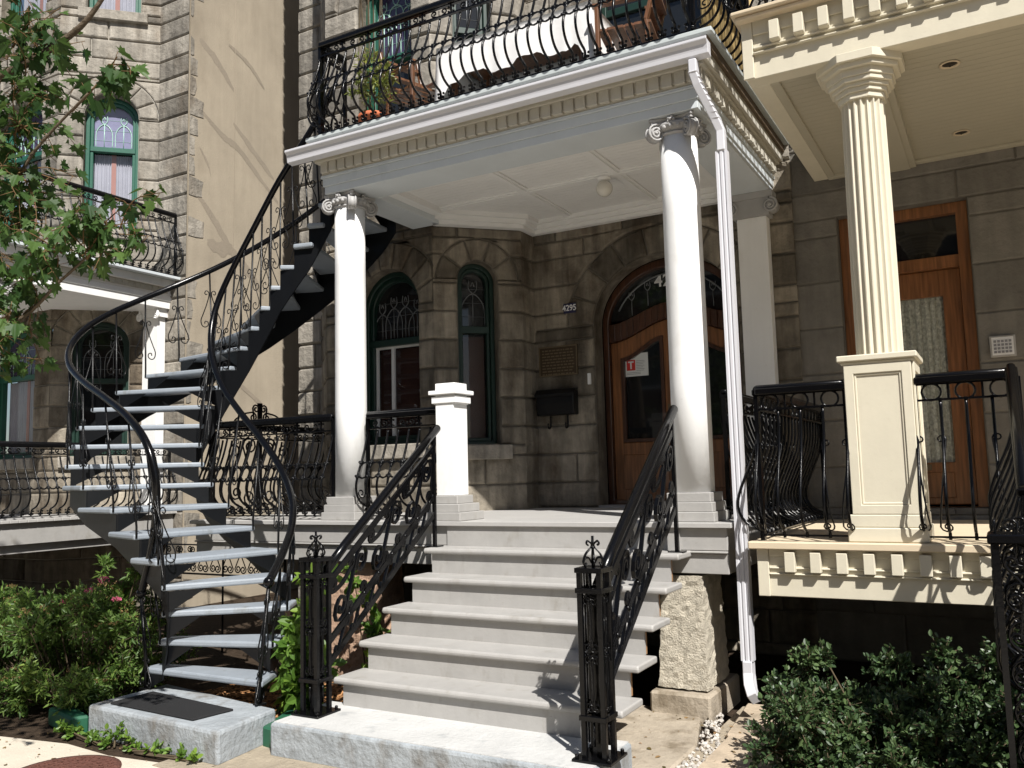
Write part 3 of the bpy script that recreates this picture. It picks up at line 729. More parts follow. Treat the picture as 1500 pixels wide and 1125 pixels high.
# right side pavers and pebbles
P2 = lambda a,b,d:(a,b,d)
g = MB(); g.prism([(-1.86,3.95),(-1.62,3.95),(-1.62,4.9),(-1.80,5.58),(-2.35,5.58),(-2.35,4.45),(-1.86,4.45)], 0, .07, P2); tag(g.build('paving_slab', M['concrete'], bevel=.012), 'weathered brown concrete slab beside the right end of the grey steps', 'paving slab')
for k,(pl,lab) in enumerate((([(-1.50,3.6),(-1.10,3.6),(-1.13,4.62),(-1.50,4.62)],'sandy paver at the bottom edge between white pebbles and soil'),([(-1.50,4.635),(-1.13,4.635),(-1.16,5.12),(-1.50,5.12)],'sandy paver with a clean front corner beside the white pebbles'),([(-1.52,5.135),(-1.17,5.135),(-1.22,5.85),(-1.58,5.85)],'sandy paver half shaded by the dark glossy shrub'))):
    g = MB(); g.prism(pl, 0, .085, P2, tone=1); tag(g.build('paver', M['paver'], bevel=.012), lab, 'paver', 'sandy pavers beside the pebbles')
g = MB(); rp = random.Random(4)
for k in range(300):
    y = rp.uniform(3.7,5.85); x0 = -1.615-.0 + (0 if y<4.9 else -(y-4.9)*.24); x = x0 + rp.uniform(0,.12); s_ = rp.uniform(.007,.015)
    base = len(g.v); ax=rp.uniform(.7,1.3)
    vs=[(x+s_*ax*math.cos(t+rp.uniform(-.3,.3))*rr_, y+s_*math.sin(t)*rr_, .047+rp.uniform(0,.008)+zz*s_) for zz,rr_ in ((-.6,.6),(.1,1),(.7,.55)) for t in (0,1.05,2.1,3.14,4.2,5.2)]
    g.add(vs,[(i,(i+1)%6,6+(i+1)%6,6+i) for i in range(6)]+[(6+i,6+(i+1)%6,12+(i+1)%6,12+i) for i in range(6)]+[tuple(range(12,18))],rp.uniform(.7,1.2))
struct(g.build('pebbles', M['pebble']), 'stuff')
g = MB(); g.box(-1.62,-1.5,3.7,5.9,0,.045); struct(g.build('gravel_bed', M['dirtpath']))
# pad and granite piers
g = MB(); g.box(-2.10,-1.70,5.45,6.15,0,.20); tag(g.build('footing_block', M['concrete'], bevel=.015), 'old concrete footing under the pale hammered granite pier', 'footing')
def pier(x0,x1,y0,y1,z0,z1,tx,m,lab,sd):
    r_ = random.Random(sd); g = MB(); n=22
    rows=[]
    for j in range(n+1):
        k=j/n; z=z0+(z1-z0)*k; ins=tx*k
        ring=[]
        X0,X1,Y0,Y1=x0+ins*.6,x1-ins*.5,y0+ins,y1-ins*.3
        for a in range(10): ring.append((X0+(X1-X0)*a/10,Y0))
        for a in range(10): ring.append((X1,Y0+(Y1-Y0)*a/10))
        for a in range(10): ring.append((X1-(X1-X0)*a/10,Y1))
        for a in range(10): ring.append((X0,Y1-(Y1-Y0)*a/10))
        rows += [(x+r_.uniform(-.007,.007),y+r_.uniform(-.007,.007),z+r_.uniform(-.004,.004)) for x,y in ring]
    fs=[(j*40+i,j*40+(i+1)%40,(j+1)*40+(i+1)%40,(j+1)*40+i) for j in range(n) for i in range(40)]
    fs += [tuple(range(39,-1,-1)),tuple(n*40+i for i in range(40))]
    g.add(rows,fs,1,0); return tag(g.build('granite_pier', m), lab, 'stone pier', 'granite piers under the white porch')
pier(-2.06,-1.73,5.52,6.0,.215,.925,.05,M['granite'],'pale hammered granite pier under the right porch corner',1)
pier(-4.95,-4.45,5.55,6.05,.0,.925,.09,M['granite_pink'],'pinkish granite pier behind the left handrail',2)

# ------------------------------------------------------------------ white porch (middle)
FZ = 1.27
M['raw_wood']=mat('raw_wood_edge',(.30,.17,.085),.8,.2,var=.2)
M['dark_wood']=mat('weathered_dark_wood',(.05,.038,.028),.9,.1,var=.2)
M['deck_edge']=mat('pale_deck_paint',(.48,.52,.52),.5,.4,var=.05)
WP = thing('porch', (-3.3,6.6,0), 'white columned porch with ionic capitals and dentilled cornice', 'porch')
g = MB(); 
yb=5.51
while yb < FY-.01:
    y1=min(yb+.10,FY-.005); g.box(-6.5,-1.53,yb,y1-.003,FZ-.035,FZ); yb+=.10
g.build('floor', M['grey_floor'], WP, bevel=.004)
g = MB(); g.box(-6.46,-1.57,5.55,5.58,FZ-.18,FZ-.036); g.box(-6.46,-1.57,5.535,5.58,FZ-.197,FZ-.183); g.box(-6.46,-1.57,5.56,5.59,.94,FZ-.2)
g.box(-1.60,-1.575,5.592,7.75,.94,FZ-.036); g.box(-6.46,-6.43,5.592,7.75,.94,FZ-.036)
g.build('floor_fascia', M['grey'], WP, bevel=.004)
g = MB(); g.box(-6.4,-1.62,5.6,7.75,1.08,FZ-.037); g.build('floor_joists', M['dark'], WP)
# entablature
X0,X1,Y0 = -4.93,-1.63,5.57
EN = None
def band(mbx,d,z0,z1,dl=None): mbx.box(X0-(d if dl is None else dl),X1+d,Y0-d,FY-.002,z0,z1)
g = MB()
for d,z0,z1 in ((0,4.05,4.115),(.012,4.115,4.185),(.026,4.185,4.20)):
    g.box(X0-d,X1+d,Y0-d,Y0+.33,z0,z1); g.box(X0-d,X0+.32,Y0+.33,6.86,z0,z1); g.box(X1-.32,X1+d,Y0+.33,FY-.002,z0,z1)
for d,z0,z1 in ((.028,4.20,4.208),): band(g,d,z0,z1,.02)
EN = g.build('entablature', M['fascia'], WP, bevel=.003)
g = MB(); band(g,.02,4.208,4.335,.015)
k=0; x=X0+.0
while x < X1+.02:
    g.box(x,x+.074,Y0-.055,Y0-.018,4.222,4.312); g.box(x+.074,x+.093,Y0-.040,Y0-.018,4.235,4.312); x+=.093
y=Y0+.03
while y < FY-.1:
    g.box(X1+.018,X1+.055,y,y+.074,4.222,4.312); y+=.093
g.build('dentil_band', M['dentil'], EN, bevel=.003)
g = MB()
band(g,.075,4.312,4.336,.05); band(g,.10,4.336,4.417,.07)
g.build('cornice', M['dentil'], EN, bevel=.004)
g = MB(); g.prism([(Y0-.115,4.318),(Y0-.178,4.328),(Y0-.182,4.357),(Y0-.19,4.388),(Y0-.212,4.412),(Y0-.212,4.432),(Y0-.202,4.432),(Y0-.202,4.418),(Y0-.115,4.418)], X0-.265, X1+.14, lambda a,b_,d:(d,a,b_))
GT = tag(g.build('gutter', M['alu'], None, bevel=.003), 'long white aluminium gutter along the porch front', 'gutter')
g = MB(); band(g,.165,4.478,4.512,.07); g.build('balcony_deck', M['deck_edge'], WP, bevel=.005)
g = MB(); band(g,.125,4.418,4.478,.06); g.build('deck_edge_board', M['brown_board'], WP)
# ceiling: bead boards, battens, crown against the bay
g = MB(); y=Y0+.33
while y < FY:
    g.box(X0+.32,X1-.32,y,y+.058,4.165,4.175); g.box(X0+.32,X1-.32,y+.058,y+.0625,4.172,4.175); y+=.0625
g.build('ceiling_boards', M['ceil'], WP)
g = MB()
for xx in (-3.6,-2.71): 
    g.box(xx-.055,xx+.055,Y0+.33,FY-.06,4.150,4.166); g.box(xx-.03,xx+.03,Y0+.33,FY-.06,4.140,4.150)
g.box(X0+.32,X1-.32,6.70,6.81,4.149,4.166); g.box(X0+.32,X1-.32,6.725,6.785,4.139,4.149)
g.build('ceiling_battens', M['ceil'], WP, bevel=.004)
g = MB()
path=[(-4.70,6.88),(-4.08,7.5),(-4.08,FY-.02),(-1.95,FY-.02)]
pin=[(-4.60,6.70),(-3.92,7.40),(-3.92,FY-.18),(-1.95,FY-.18)]
for (dz0,dz1,k0) in ((4.05,4.085,.45),(4.085,4.125,.7),(4.125,4.166,1.0)):
    ip=[(a[0]+(b_[0]-a[0])*k0,a[1]+(b_[1]-a[1])*k0) for a,b_ in zip(path,pin)]
    for q in range(3): g.prism([path[q],path[q+1],ip[q+1],ip[q]],dz0,dz1,P2)
g.box(X0+.32,X0+.42,Y0+.33,6.75,4.11,4.166); g.box(X1-.42,X1-.32,Y0+.33,FY-.2,4.11,4.166); g.box(X0+.42,X1-.42,Y0+.33,Y0+.43,4.11,4.166)
g.build('ceiling_crown', M['ceil'], WP)
# ionic columns
def volute_pts(c, ax, r, turns=2.3):
    """spiral in the vertical plane through c, ax=horizontal unit vector"""
    out=[]
    N=34
    for i in range(N+1):
        k=i/N; a=PI/2-2*PI*turns*(1-k); rr=r*(.12+.88*k)
        out.append((c[0]+ax[0]*rr*math.cos(a),c[1]+ax[1]*rr*math.cos(a),c[2]+rr*math.sin(a)))
    return out
def ionic_capital(cx,cy,z0,z1,par,half=False):
    h=z1-z0; g=MB(); R0=.132
    g.lathe([(R0,z0-.012),(R0+.012,z0-.004),(R0+.012,z0+.006),(R0,z0+.012),(R0+.004,z0+.02),(R0+.035,z0+.05),(R0+.03,z0+.07),(R0-.01,z0+.075)],cx,cy,32)
    for k in range(20):
        a=2*PI*k/20; g.sphere((cx+(R0+.03)*math.cos(a),cy+(R0+.03)*math.sin(a),z0+.036),.017,6)
    # abacus with concave sides
    poly=[]
    A=.185
    for s in range(4):
        a=PI/4+s*PI/2; c0=(A*math.cos(a)*1.25,A*math.sin(a)*1.25)
        b_=a+PI/2; c1=(A*math.cos(b_)*1.25,A*math.sin(b_)*1.25)
        nn=(math.cos(a+PI/4),math.sin(a+PI/4))
        tx=(-nn[1],nn[0])
        poly += [(c0[0]+tx[0]*.018,c0[1]+tx[1]*.018)]
        for k in range(1,6):
            t=k/6; x=c0[0]+(c1[0]-c0[0])*t; y=c0[1]+(c1[1]-c0[1])*t; dd=.035*math.sin(PI*t); poly.append((x-nn[0]*dd,y-nn[1]*dd))
        poly += [(c1[0]-tx[0]*.018,c1[1]-tx[1]*.018)]
    g.prism([(cx+a*.96,cy+b_*.96) for a,b_ in poly],z1-.042,z1-.022,P2); g.prism([(cx+a,cy+b_) for a,b_ in poly],z1-.022,z1-.002,P2)
    cap=g.build('capital',M['grey_dark2'],par,bevel=.002)
    g=MB(); rv=.062
    for s in range(4):
        a=PI/4+s*PI/2; d=(math.cos(a),math.sin(a)); n_=(-d[1],d[0])
        vc=(cx+d[0]*.178,cy+d[1]*.178,z1-.042-rv)
        g.lathe([(.001,0),(rv*.92,0),(rv*.92,.05),(.001,.05)],0,0,20)
        # reorient the last disc: axis along n_
        m=len(g.v)-80
        for q in range(m,len(g.v)):
            x,y,z=g.v[q]; w_=z-.025; g.v[q]=(vc[0]+d[0]*x+n_[0]*w_,vc[1]+d[1]*x+n_[1]*w_,vc[2]+y)
        for sg in (-1,1):
            off=sg*.028
            g.tube([(p[0]+n_[0]*off,p[1]+n_[1]*off,p[2]) for p in volute_pts(vc,d,rv)],.0085,5)
            g.sphere((vc[0]+n_[0]*off,vc[1]+n_[1]*off,vc[2]),.011,6)
            g.tube([(vc[0]+n_[0]*off,vc[1]+n_[1]*off,vc[2]+rv),(vc[0]-d[0]*.05+n_[0]*off*1.3,vc[1]-d[1]*.05+n_[1]*off*1.3,vc[2]+rv+.006),(cx+d[0]*.08+n_[0]*off*2.2,cy+d[1]*.08+n_[1]*off*2.2,z1-.035)],.010,5)
    for s in range(4):   # rosette between the volutes
        a=s*PI/2; c_=(cx+math.cos(a)*.155,cy+math.sin(a)*.155)
        for k in range(5):
            t=2*PI*k/5; w_=.02*math.cos(t); g.sphere((c_[0]-math.sin(a)*w_,c_[1]+math.cos(a)*w_,z1-.03+.02*math.sin(t)),.013,5)
        g.sphere((c_[0]+math.cos(a)*.01,c_[1]+math.sin(a)*.01,z1-.03),.012,5)
    g.build('volutes',M['grey_dark2'],cap)
M['grey_dark2'] = mat('grey_capital_paint', (.37,.365,.36), .55, .4, var=.1, bump=.1, bscale=60)
def ionic_column(cx,cy,lab):
    g=MB(); n=30
    prof=[(.1335,1.455),(.1335,2.2),(.1325,2.8),(.131,3.4),(.129,3.95)]
    g.lathe(prof,cx,cy,48); col=g.build('column',M['white'],WP,label=lab)
    g=MB()
    for w_,z0,z1 in ((.178,FZ+.001,FZ+.065),(.163,FZ+.065,FZ+.128),(.149,FZ+.128,FZ+.19)): g.box(cx-w_,cx+w_,cy-w_,cy+w_,z0,z1)
    g.build('plinth',M['grey'],col,bevel=.004)
    ionic_capital(cx,cy,3.935,4.048,col)
ionic_column(-4.795,5.74,'left round white column'); ionic_column(-1.828,5.74,'right round white column')
g=MB(); g.box(-1.93,-1.67,FY-.16,FY-.03,FZ,3.83); pil=g.build('pilaster',M['white'],WP,bevel=.004)
g=MB(); g.box(-2.0,-1.60,FY-.2,FY-.02,3.99,4.048); g.box(-1.96,-1.64,FY-.185,FY-.02,3.83,3.99)
for sx in (-1.975,-1.625):
    for yy in (FY-.20,):
        g.tube(volute_pts((sx,yy,3.915),(1,0),.066),.010,5); g.sphere((sx,yy,3.915),.02,6)
        m=len(g.v); g.lathe([(.001,0),(.06,0),(.06,.12),(.001,.12)],0,0,18)
        for q in range(m,len(g.v)): x,y,z=g.v[q]; g.v[q]=(sx+x,yy+z+.003,3.915+y)
g.build('capital',M['grey_dark2'],pil,bevel=.003)
g=MB()
for w_,z0,z1 in ((.175,FZ+.001,FZ+.065),(.16,FZ+.065,FZ+.128),(.147,FZ+.128,FZ+.19)): g.box(-1.8-w_,-1.8+w_,FY-.03-w_,FY-.03,z0,z1)
g.build('plinth',M['grey'],pil,bevel=.004)
# square newel post on the porch floor
px,py=-3.745,5.69
g=MB(); g.box(px-.083,px+.083,py-.1,py+.1,1.46,2.165)
PO=tag(g.build('newel_post',M['white'],None,bevel=.004),'square white post with stacked cap at the top of the steps','post')
g=MB()
for w_,z0,z1 in ((.175,FZ+.001,FZ+.065),(.15,FZ+.065,FZ+.128),(.115,FZ+.128,1.46)): g.box(px-w_,px+w_,py-w_,py+w_,z0,z1)
g.build('plinth',M['grey'],PO,bevel=.004)
g=MB()
for w_,z0,z1 in ((.098,2.165,2.172),(.112,2.172,2.225),(.09,2.225,2.24),(.13,2.24,2.272),(.09,2.272,2.33)): g.box(px-w_,px+w_,py-w_,py+w_,z0,z1)
g.build('cap',M['cap_white'] if 'cap_white' in M else M['white'],PO,bevel=.004)
# globe ceiling light
g=MB(); g.lathe([(.05,4.15),(.06,4.145),(.055,4.12),(.04,4.11)],-2.83,6.76,20); GL=tag(g.build('ceiling_light',M['white'],None),'round frosted glass globe light on the porch ceiling','lamp')
g=MB(); g.sphere((-2.83,6.76,4.045),.072,16); g.build('globe',M['frost'],GL)
# downspout
g=MB()
def corr(x,y): return
pts=[(-1.60,5.42,4.31),(-1.60,5.42,4.22),(-1.585,5.44,4.15),(-1.50,5.53,3.92),(-1.475,5.55,3.84),(-1.475,5.55,3.7)]
g.tube([(a,b_,c) for a,b_,c in pts],0,flat=(.075,.055)); 
for k in range(9):
    t=k/8; a=Vector(pts[1]).lerp(Vector(pts[3]),t); g.tube([(a.x,a.y,a.z-.006),(a.x,a.y-.0,a.z+.006)],0,flat=(.084,.062))
DS=tag(g.build('downspout',M['alu'],None,bevel=.006),'white corrugated downspout beside the right porch column','downspout')
g=MB(); prof=[]
w_,dp=.038,.03
prof=[(-w_,-dp),(-w_*.6,-dp),(-w_*.5,-dp+.007),(-w_*.3,-dp+.007),(-w_*.2,-dp),(w_*.2,-dp),(w_*.3,-dp+.007),(w_*.5,-dp+.007),(w_*.6,-dp),(w_,-dp),(w_,dp),(-w_,dp)]
g.prism([(-1.475+a,5.55+b_) for a,b_ in prof],.42,3.70,P2)
g.build('straight_pipe',M['alu'],DS)
g=MB(); g.tube([(-1.475,5.55,.42),(-1.475,5.55,.34),(-1.46,5.51,.27),(-1.42,5.43,.22)],0,flat=(.08,.06)); g.build('outlet_elbow',M['alu'],DS,bevel=.005)

# ------------------------------------------------------------------ front steps
FS = thing('porch_steps', (-2.78,4.8,.19), 'wide grey painted wooden steps up to the white porch', 'steps')
ys,zs_,gg,rs=4.304,.3765,.2477,.178
for k in range(5):
    y=ys+k*gg; z=zs_+k*rs
    g=MB(); g.prism([(y,z-.04),(y-.004,z-.02),(y,z-.004),(y+.01,z),(y+gg+.05,z),(y+gg+.05,z-.04)],-3.752,-1.81,lambda a,b_,d:(d,a,b_)); g.build('tread',M['grey'],FS,bevel=.013,seg=3)
    g=MB(); g.box(-3.70,-1.88,y+.035,y+.055,z-rs+.0005,z-.0405); g.build('riser',M['grey'],FS)
    g=MB(); g.box(-1.90,-1.88,y+.0555,y+.075,z-rs+.001,z-.041); g.build('riser_backing',M['raw_wood'],FS)
for sx in (-3.66,-2.15):
    g=MB(); g.prism([(4.42,.0),(4.42,.205),(5.50,.98),(5.50,.66),(4.62,.0)],sx,sx+.04,lambda a,b_,d:(d,a,b_)); g.build('stringer',M['dark_wood'],FS)
g=MB(); g.box(-3.70,-1.88,5.535,5.549,zs_+4*rs+.001,FZ-.036); g.build('riser',M['grey'],FS)
g=MB(); g.box(-3.86,-1.80,3.87,4.40,.0,.199); SL=g
SLO=tag(SL.build('base_slab',[M['slabblue']],None,bevel=.018,seg=2),'long concrete slab with white painted top under the wide grey steps','concrete slab')
g=MB(); g.box(-3.842,-1.818,3.888,4.39,.199,.203); g.build('painted_top',M['slabtop'],SLO)
# step handrails
def lattice_newel(x,y,z0,z1,lab,grp,w_=.054,finial=True):
    N_=thing('iron_newel',(x,y,z0),lab,'newel post',grp)
    g=MB(); g.box(x-.105,x+.105,y-.105,y+.105,z0,z0+.014)
    for sx in (-1,1):
        for sy in (-1,1): g.lathe([(.011,z0+.014),(.011,z0+.03),(.006,z0+.034)],x+sx*.085,y+sy*.085,6)
    g.build('base_plate',M['iron'],N_,bevel=.002)
    b_=.013
    for sx in (-1,1):
        for sy in (-1,1): g=MB(); g.box(x+sx*w_-b_,x+sx*w_+b_,y+sy*w_-b_,y+sy*w_+b_,z0+.012,z1-.02); g.build('corner_bar',M['iron'],N_,bevel=.002)
    for za,zb_ in ((z1-.025,z1),(z1-.125,z1-.10),(z0+.19,z0+.215)):
        g=MB(); o=w_+.02; i_=w_-.006
        for (a,b0,c,d) in ((-o,o,-o,-i_),(-o,o,i_,o),(-o,-i_,-i_,i_),(i_,o,-i_,i_)): g.box(x+a,x+b0,y+c,y+d,za,zb_)
        if za==z1-.025: g.box(x-w_,x+w_,y-w_,y+w_,z1-.012,z1-.002)
        g.build('collar',M['iron'],N_,bevel=.002)
    g=MB(); g.box(x-.026,x+.026,y-.026,y+.026,z0+.014,z1-.13); g.build('core_bar',M['iron'],N_)
    g=MB(); zA,zB=z0+.225,z1-.135; H=(zB-zA)/2
    for face in range(4):
        a=face*PI/2; d=(math.cos(a),math.sin(a)); t=(-d[1],d[0])
        for q in range(2):
            for sg in (-1,1):
                s_=scroll((sg*.018,zA+q*H+.03),(sg*-.018,zA+(q+1)*H-.03),.026,.026,'S',sg,1.3)
                g.tube([(x+d[0]*w_+t[0]*u,y+d[1]*w_+t[1]*u,z) for u,z in s_],.0045,4)
        for zz in (zB+.035,z0+.10): g.tube([(x+d[0]*w_,y+d[1]*w_,zz-.03),(x+d[0]*w_,y+d[1]*w_,zz+.10 if zz>1 else zz+.09)],.006,4)
    g.build('scrollwork',M['iron'],N_)
    if finial:
        g=MB()
        for k in range(6):
            a=2*PI*k/6; d=(math.cos(a),math.sin(a))
            g.tube([(x+d[0]*u,y+d[1]*u,z1+z) for u,z in smooth_poly([(.01,.02),(.025,.045),(.045,.045),(.058,.025),(.05,.008),(.038,.02)],3)],.0045,4)
            g.tube([(x+d[0]*u,y+d[1]*u,z1+z) for u,z in smooth_poly([(.045,.0),(.056,.025),(.042,.065),(.012,.095),(.008,.115),(.03,.13),(.036,.115),(.026,.108)],3)],.0045,4)
        g.tube([(x,y,z1-.01),(x,y,z1+.155)],.007,6); g.build('crown_finial',M['iron'],N_)
    return N_
lattice_newel(-3.735,4.13,.203,1.135,'slender black iron lattice newel at the left foot of the grey steps','lattice newels at the grey steps')
lattice_newel(-1.845,4.08,.203,1.135,'slender black iron lattice newel at the right foot of the grey steps','lattice newels at the grey steps')
def step_rail(x,y0,y1,lab):
    HN=thing('handrail',(x,y1,zs_+4*rs),lab,'handrail','iron handrails of the grey steps')
    sl=.735
    zr=lambda y:1.03+(y-y0)*sl
    g=MB(); pts=[(x,y0+.02,zr(y0)-.0)]+[(x,y0+(y1+.05-y0)*k/6,zr(y0+(y1+.05-y0)*k/6)) for k in range(1,7)]
    g.tube(pts,.03,12); g.sphere((x,y1+.05,zr(y1+.05)),.03,8); g.build('top_rail',M['iron'],HN)
    for dz in (-.105,-.47,-.60): g=MB(); g.tube([(x,y0+.06,zr(y0+.06)+dz),(x,y1,zr(y1)+dz)],0,flat=(.018,.036)); g.build('lower_rail',M['iron'],HN)
    g=MB(); g.tube([(x,y1,zs_+4*rs),(x,y1,zr(y1)-.02)],0,flat=(.024,.024)); g.box(x-.05,x+.05,y1-.04,y1+.04,zs_+4*rs,zs_+4*rs+.008); g.build('end_post',M['iron'],HN)
    g=MB(); c=math.cos(math.atan(sl)); s_=math.sin(math.atan(sl)); Lg=(y1-y0)/c
    def tp(u,v): # along slope, above lower-middle bar (vertical offset)
        y=y0+u*c; return (x,y,zr(y)-.47+v)
    V=.365; n=3
    W=(Lg-.1)/n
    for k in range(n):
        a=.1+k*W
        for sc,rr_ in ((scroll((a+.11,.12),(a+W-.12,V-.12),.085,.085,'S',-1,1.45),.0),(scroll((a+W-.09,.05),(a+W*.45,.045),.04,.04,'C',1,1.2,.06),0),(scroll((a+.03,V-.055),(a+W*.5,V-.05),.042,.035,'C',-1,1.2,.06),0)):
            g.tube([tp(u,v) for u,v in sc],0,flat=(.024,.013))
    for k in range(7):
        a=.16+k*(Lg-.2)/7; sc=scroll((a,-.105),(a+.12,-.03),.026,.026,'S',-1,1.2); g.tube([tp(u,v) for u,v in sc],0,flat=(.02,.010))
        p=tp(a+.15,-.0); g.sphere(p,.021,6)
    g.build('scrollwork',M['iron'],HN)
step_rail(-3.735,4.19,5.42,'left black handrail with big scrolls rising from the newel to the square post')
step_rail(-1.86,4.14,5.42,'right black handrail with big scrolls rising toward the round column')
# ------------------------------------------------------------------ iron railings
PROF_A=[(0,.84),(.012,.78),(.045,.66),(.085,.55),(.125,.45),(.152,.36),(.158,.29),(.14,.22),(.10,.165),(.05,.135),(.012,.115),(0,.03)]
PROF_B=[(0,.87),(.004,.73),(.025,.60),(.07,.48),(.12,.36),(.15,.26),(.145,.18),(.105,.115),(.045,.075),(.005,.06),(0,.02)]
def basket_rail(name,P0,P1,z0,H,out,lab,grp=None,style='A',sp=.108,metal='iron',slope=0.0,ends=True,parent=None,rail_r=.03):
    P0=Vector((*P0,0)); P1=Vector((*P1,0)); L=(P1-P0).length; d=(P1-P0)/L; n=Vector((out[0],out[1],0))
    m=M[metal]
    T=thing(name,(P0+(P1-P0)/2)+Vector((0,0,z0)),lab,'railing',grp) if parent is None else parent
    def P(u,z,o=0): q=P0+d*u+n*o; return (q.x,q.y,z0+z*H+slope*u)
    tt=.06*1/ H
    g=MB(); g.tube([P(-.0,1.0-.02),P(L,1.0-.02)],0,flat=(.062,.04)); g.tube([P(0,1.0),P(L,1.0)],.025,8); g.build('top_rail',m,T,bevel=.006)
    g=MB(); fr0=.86
    g.tube([P(0,fr0),P(L,fr0)],0,flat=(.028,.012)); g.tube([P(0,.955),P(L,.955)],0,flat=(.02,.008))
    if style=='A':
        k=0; u=.03
        while u < L-.06:
            w=.2
            if u+w > L: break
            for sc in (scroll((u+.055,fr0+.04/H),(u+w-.055,fr0+.04/H),.03,.03,'C',-1,1.1,.05),):
                g.tube([P(a,fr0+.002+(b-fr0)) for a,b in sc],.0075,4)
            g.tube([P(u+w/2,fr0),P(u+w/2,fr0+.055/H)],.004,4)
            u+=w+.015
            if u<L: 
                g.tube([P(u,fr0),P(u,.96)],0,flat=(.012,.012))
                for zz in (fr0+.02/H,.93): 
                    for s in (-1,1): g.sphere(P(u+s*.022,zz),.011,5)
            u+=.06
    else:
        c=.135; k=int(L/c); c=L/max(k,1)
        for q in range(k):
            g.tube([P(c*(q+.5)+.05*math.cos(t),(fr0+.955)/2+.048/H*math.sin(t)) for t in [2*PI*i/16 for i in range(16)]],.0065,4,closed=True)
            g.tube([P(c*q,fr0),P(c*q,.955)],0,flat=(.012,.012))
    g.build('frieze',m,T)
    g=MB(); g.tube([P(0,.035),P(L,.035)],0,flat=(.024,.010)); g.build('bottom_rail',m,T)
    N=max(1,round(L/sp)); s_=L/N
    prof=PROF_A if style=='A' else PROF_B
    pts=catmull([Vector((o,0,z)) for o,z in prof],2)
    first=None
    def at(z):
        for i in range(len(pts)-1):
            if pts[i].z>=z>=pts[i+1].z:
                k=(pts[i].z-z)/max(pts[i].z-pts[i+1].z,1e-6); return pts[i].x+(pts[i+1].x-pts[i].x)*k
        return 0
    for q in range(N+1):
        u=s_*q
        if first is None:
            g=MB(); g.tube([P(u,p.z,p.x) for p in pts],.0102 if style=='A' else .0095,5)
            if style=='A':
                for z in (.40,.53):
                    g.sphere(P(u,z,at(z)),.016,5)
                    for s in (-1,1): g.sphere(P(u+s*.017,z+.012,at(z+.012)),.012,4)
                for s in (-1,1):
                    g.sphere(P(u+s*.018,.065,.004),.0135,5); g.sphere(P(u+s*.024,.10,.004),.011,4)
            first=g.build('baluster',m,T); w0=wpos(first); 
        else:
            o=copy_part(first,w0+d*(u)+Vector((0,0,slope*u)),T)
    g=MB()
    if style=='A':
        for q in range(N):
            uc=s_*(q+.5)
            g.tube([P(uc+s_*.5*math.cos(t),.465+.075*math.sin(t),at(.465+.075*math.sin(t))) for t in [2*PI*i/12 for i in range(12)]],.0085,4,closed=True)
        g.build('ring_band',m,T)
    else:
        for q in range(0,N,3):
            uc=s_*(q+.5)
            for sg in (-1,1):
                c_=scroll((uc+sg*.06,.10),(uc+sg*.055,.62),.035,.025,'S',sg,1.2)
                g.tube([P(a,b,at(min(max(b,.05),.86))) for a,b in c_],.005,4)
        if N>2: g.build('scrolls',m,T)
    for u in (0,L):
        g=MB(); g.tube([P(u,0),P(u,.97)],0,flat=(.026,.026))
        if ends and style=='A':
            for sc in (scroll((u-.03,.25),(u-.03,.80),.05,.03,'C',1,1.3),): g.tube([P(u,b,(a-u)+.03+at(b)*.6) for a,b in sc],.006,4)
        g.build('end_post',m,T)
    return T
G_A='black basket railings of the white porch and its balcony'
basket_rail('railing',(-4.60,5.72),(-3.86,5.72),FZ,.87,(0,-1),'short black basket railing between the left round column and the square white post',G_A)
basket_rail('railing',(-6.42,5.68),(-4.94,5.68),FZ,.87,(0,-1),'black basket railing of the white porch behind the curved stair',G_A)
t=basket_rail('railing',(-6.43,7.6),(-6.43,5.72),FZ,.87,(-1,0),'black side railing with scrolled crest at the left end of the white porch',G_A)
g=MB(); 
Q=lambda u,z:(-6.43,6.3-u,z)
g.tube([Q(0,1.3),Q(0,2.38)],0,flat=(.05,.02))
for s in (-1,1):
    for sc in (scroll((s*.05,2.32),(s*.06,2.20),.045,.02,'C',s,1.3,.03),scroll((s*.09,2.235),(s*.30,2.175),.05,.035,'C',s,1.3,.06),scroll((s*.13,1.45),(s*.13,1.95),.09,.09,'S',s,1.5),scroll((s*.30,1.5),(s*.32,1.9),.07,.07,'C',-s,1.4)): g.tube([Q(a,b) for a,b in sc],.009,5)
g.build('crest',M['iron'],t)
basket_rail('railing',(-1.66,5.95),(-1.66,7.6),FZ,.87,(1,0),'black side railing of the white porch behind the downspout',G_A)
basket_rail('railing',(-4.86,5.44),(-1.62,5.44),4.50,.83,(0,-1),'long black basket railing along the balcony above the white porch',G_A,sp=.095)
basket_rail('railing',(-4.86,5.76),(-4.86,5.46),4.50,.83,(-1,0),'short black return railing at the left corner of the balcony',G_A)
basket_rail('railing',(-1.60,5.46),(-1.60,7.6),4.50,.83,(1,0),'black side railing at the right end of the balcony by the bamboo screen',G_A)
G_L='black basket railings of the sunlit house'
basket_rail('railing',(-9.5,7.72),(-9.5,4.9),FZ-.02,.84,(1,0),'black basket railing on the ground floor porch of the sunlit house',G_L,metal='iron_old',ends=False)
basket_rail('railing',(-9.45,7.72),(-9.45,4.9),4.33,.86,(1,0),'black basket railing on the upper balcony of the sunlit house',G_L,metal='iron_old')

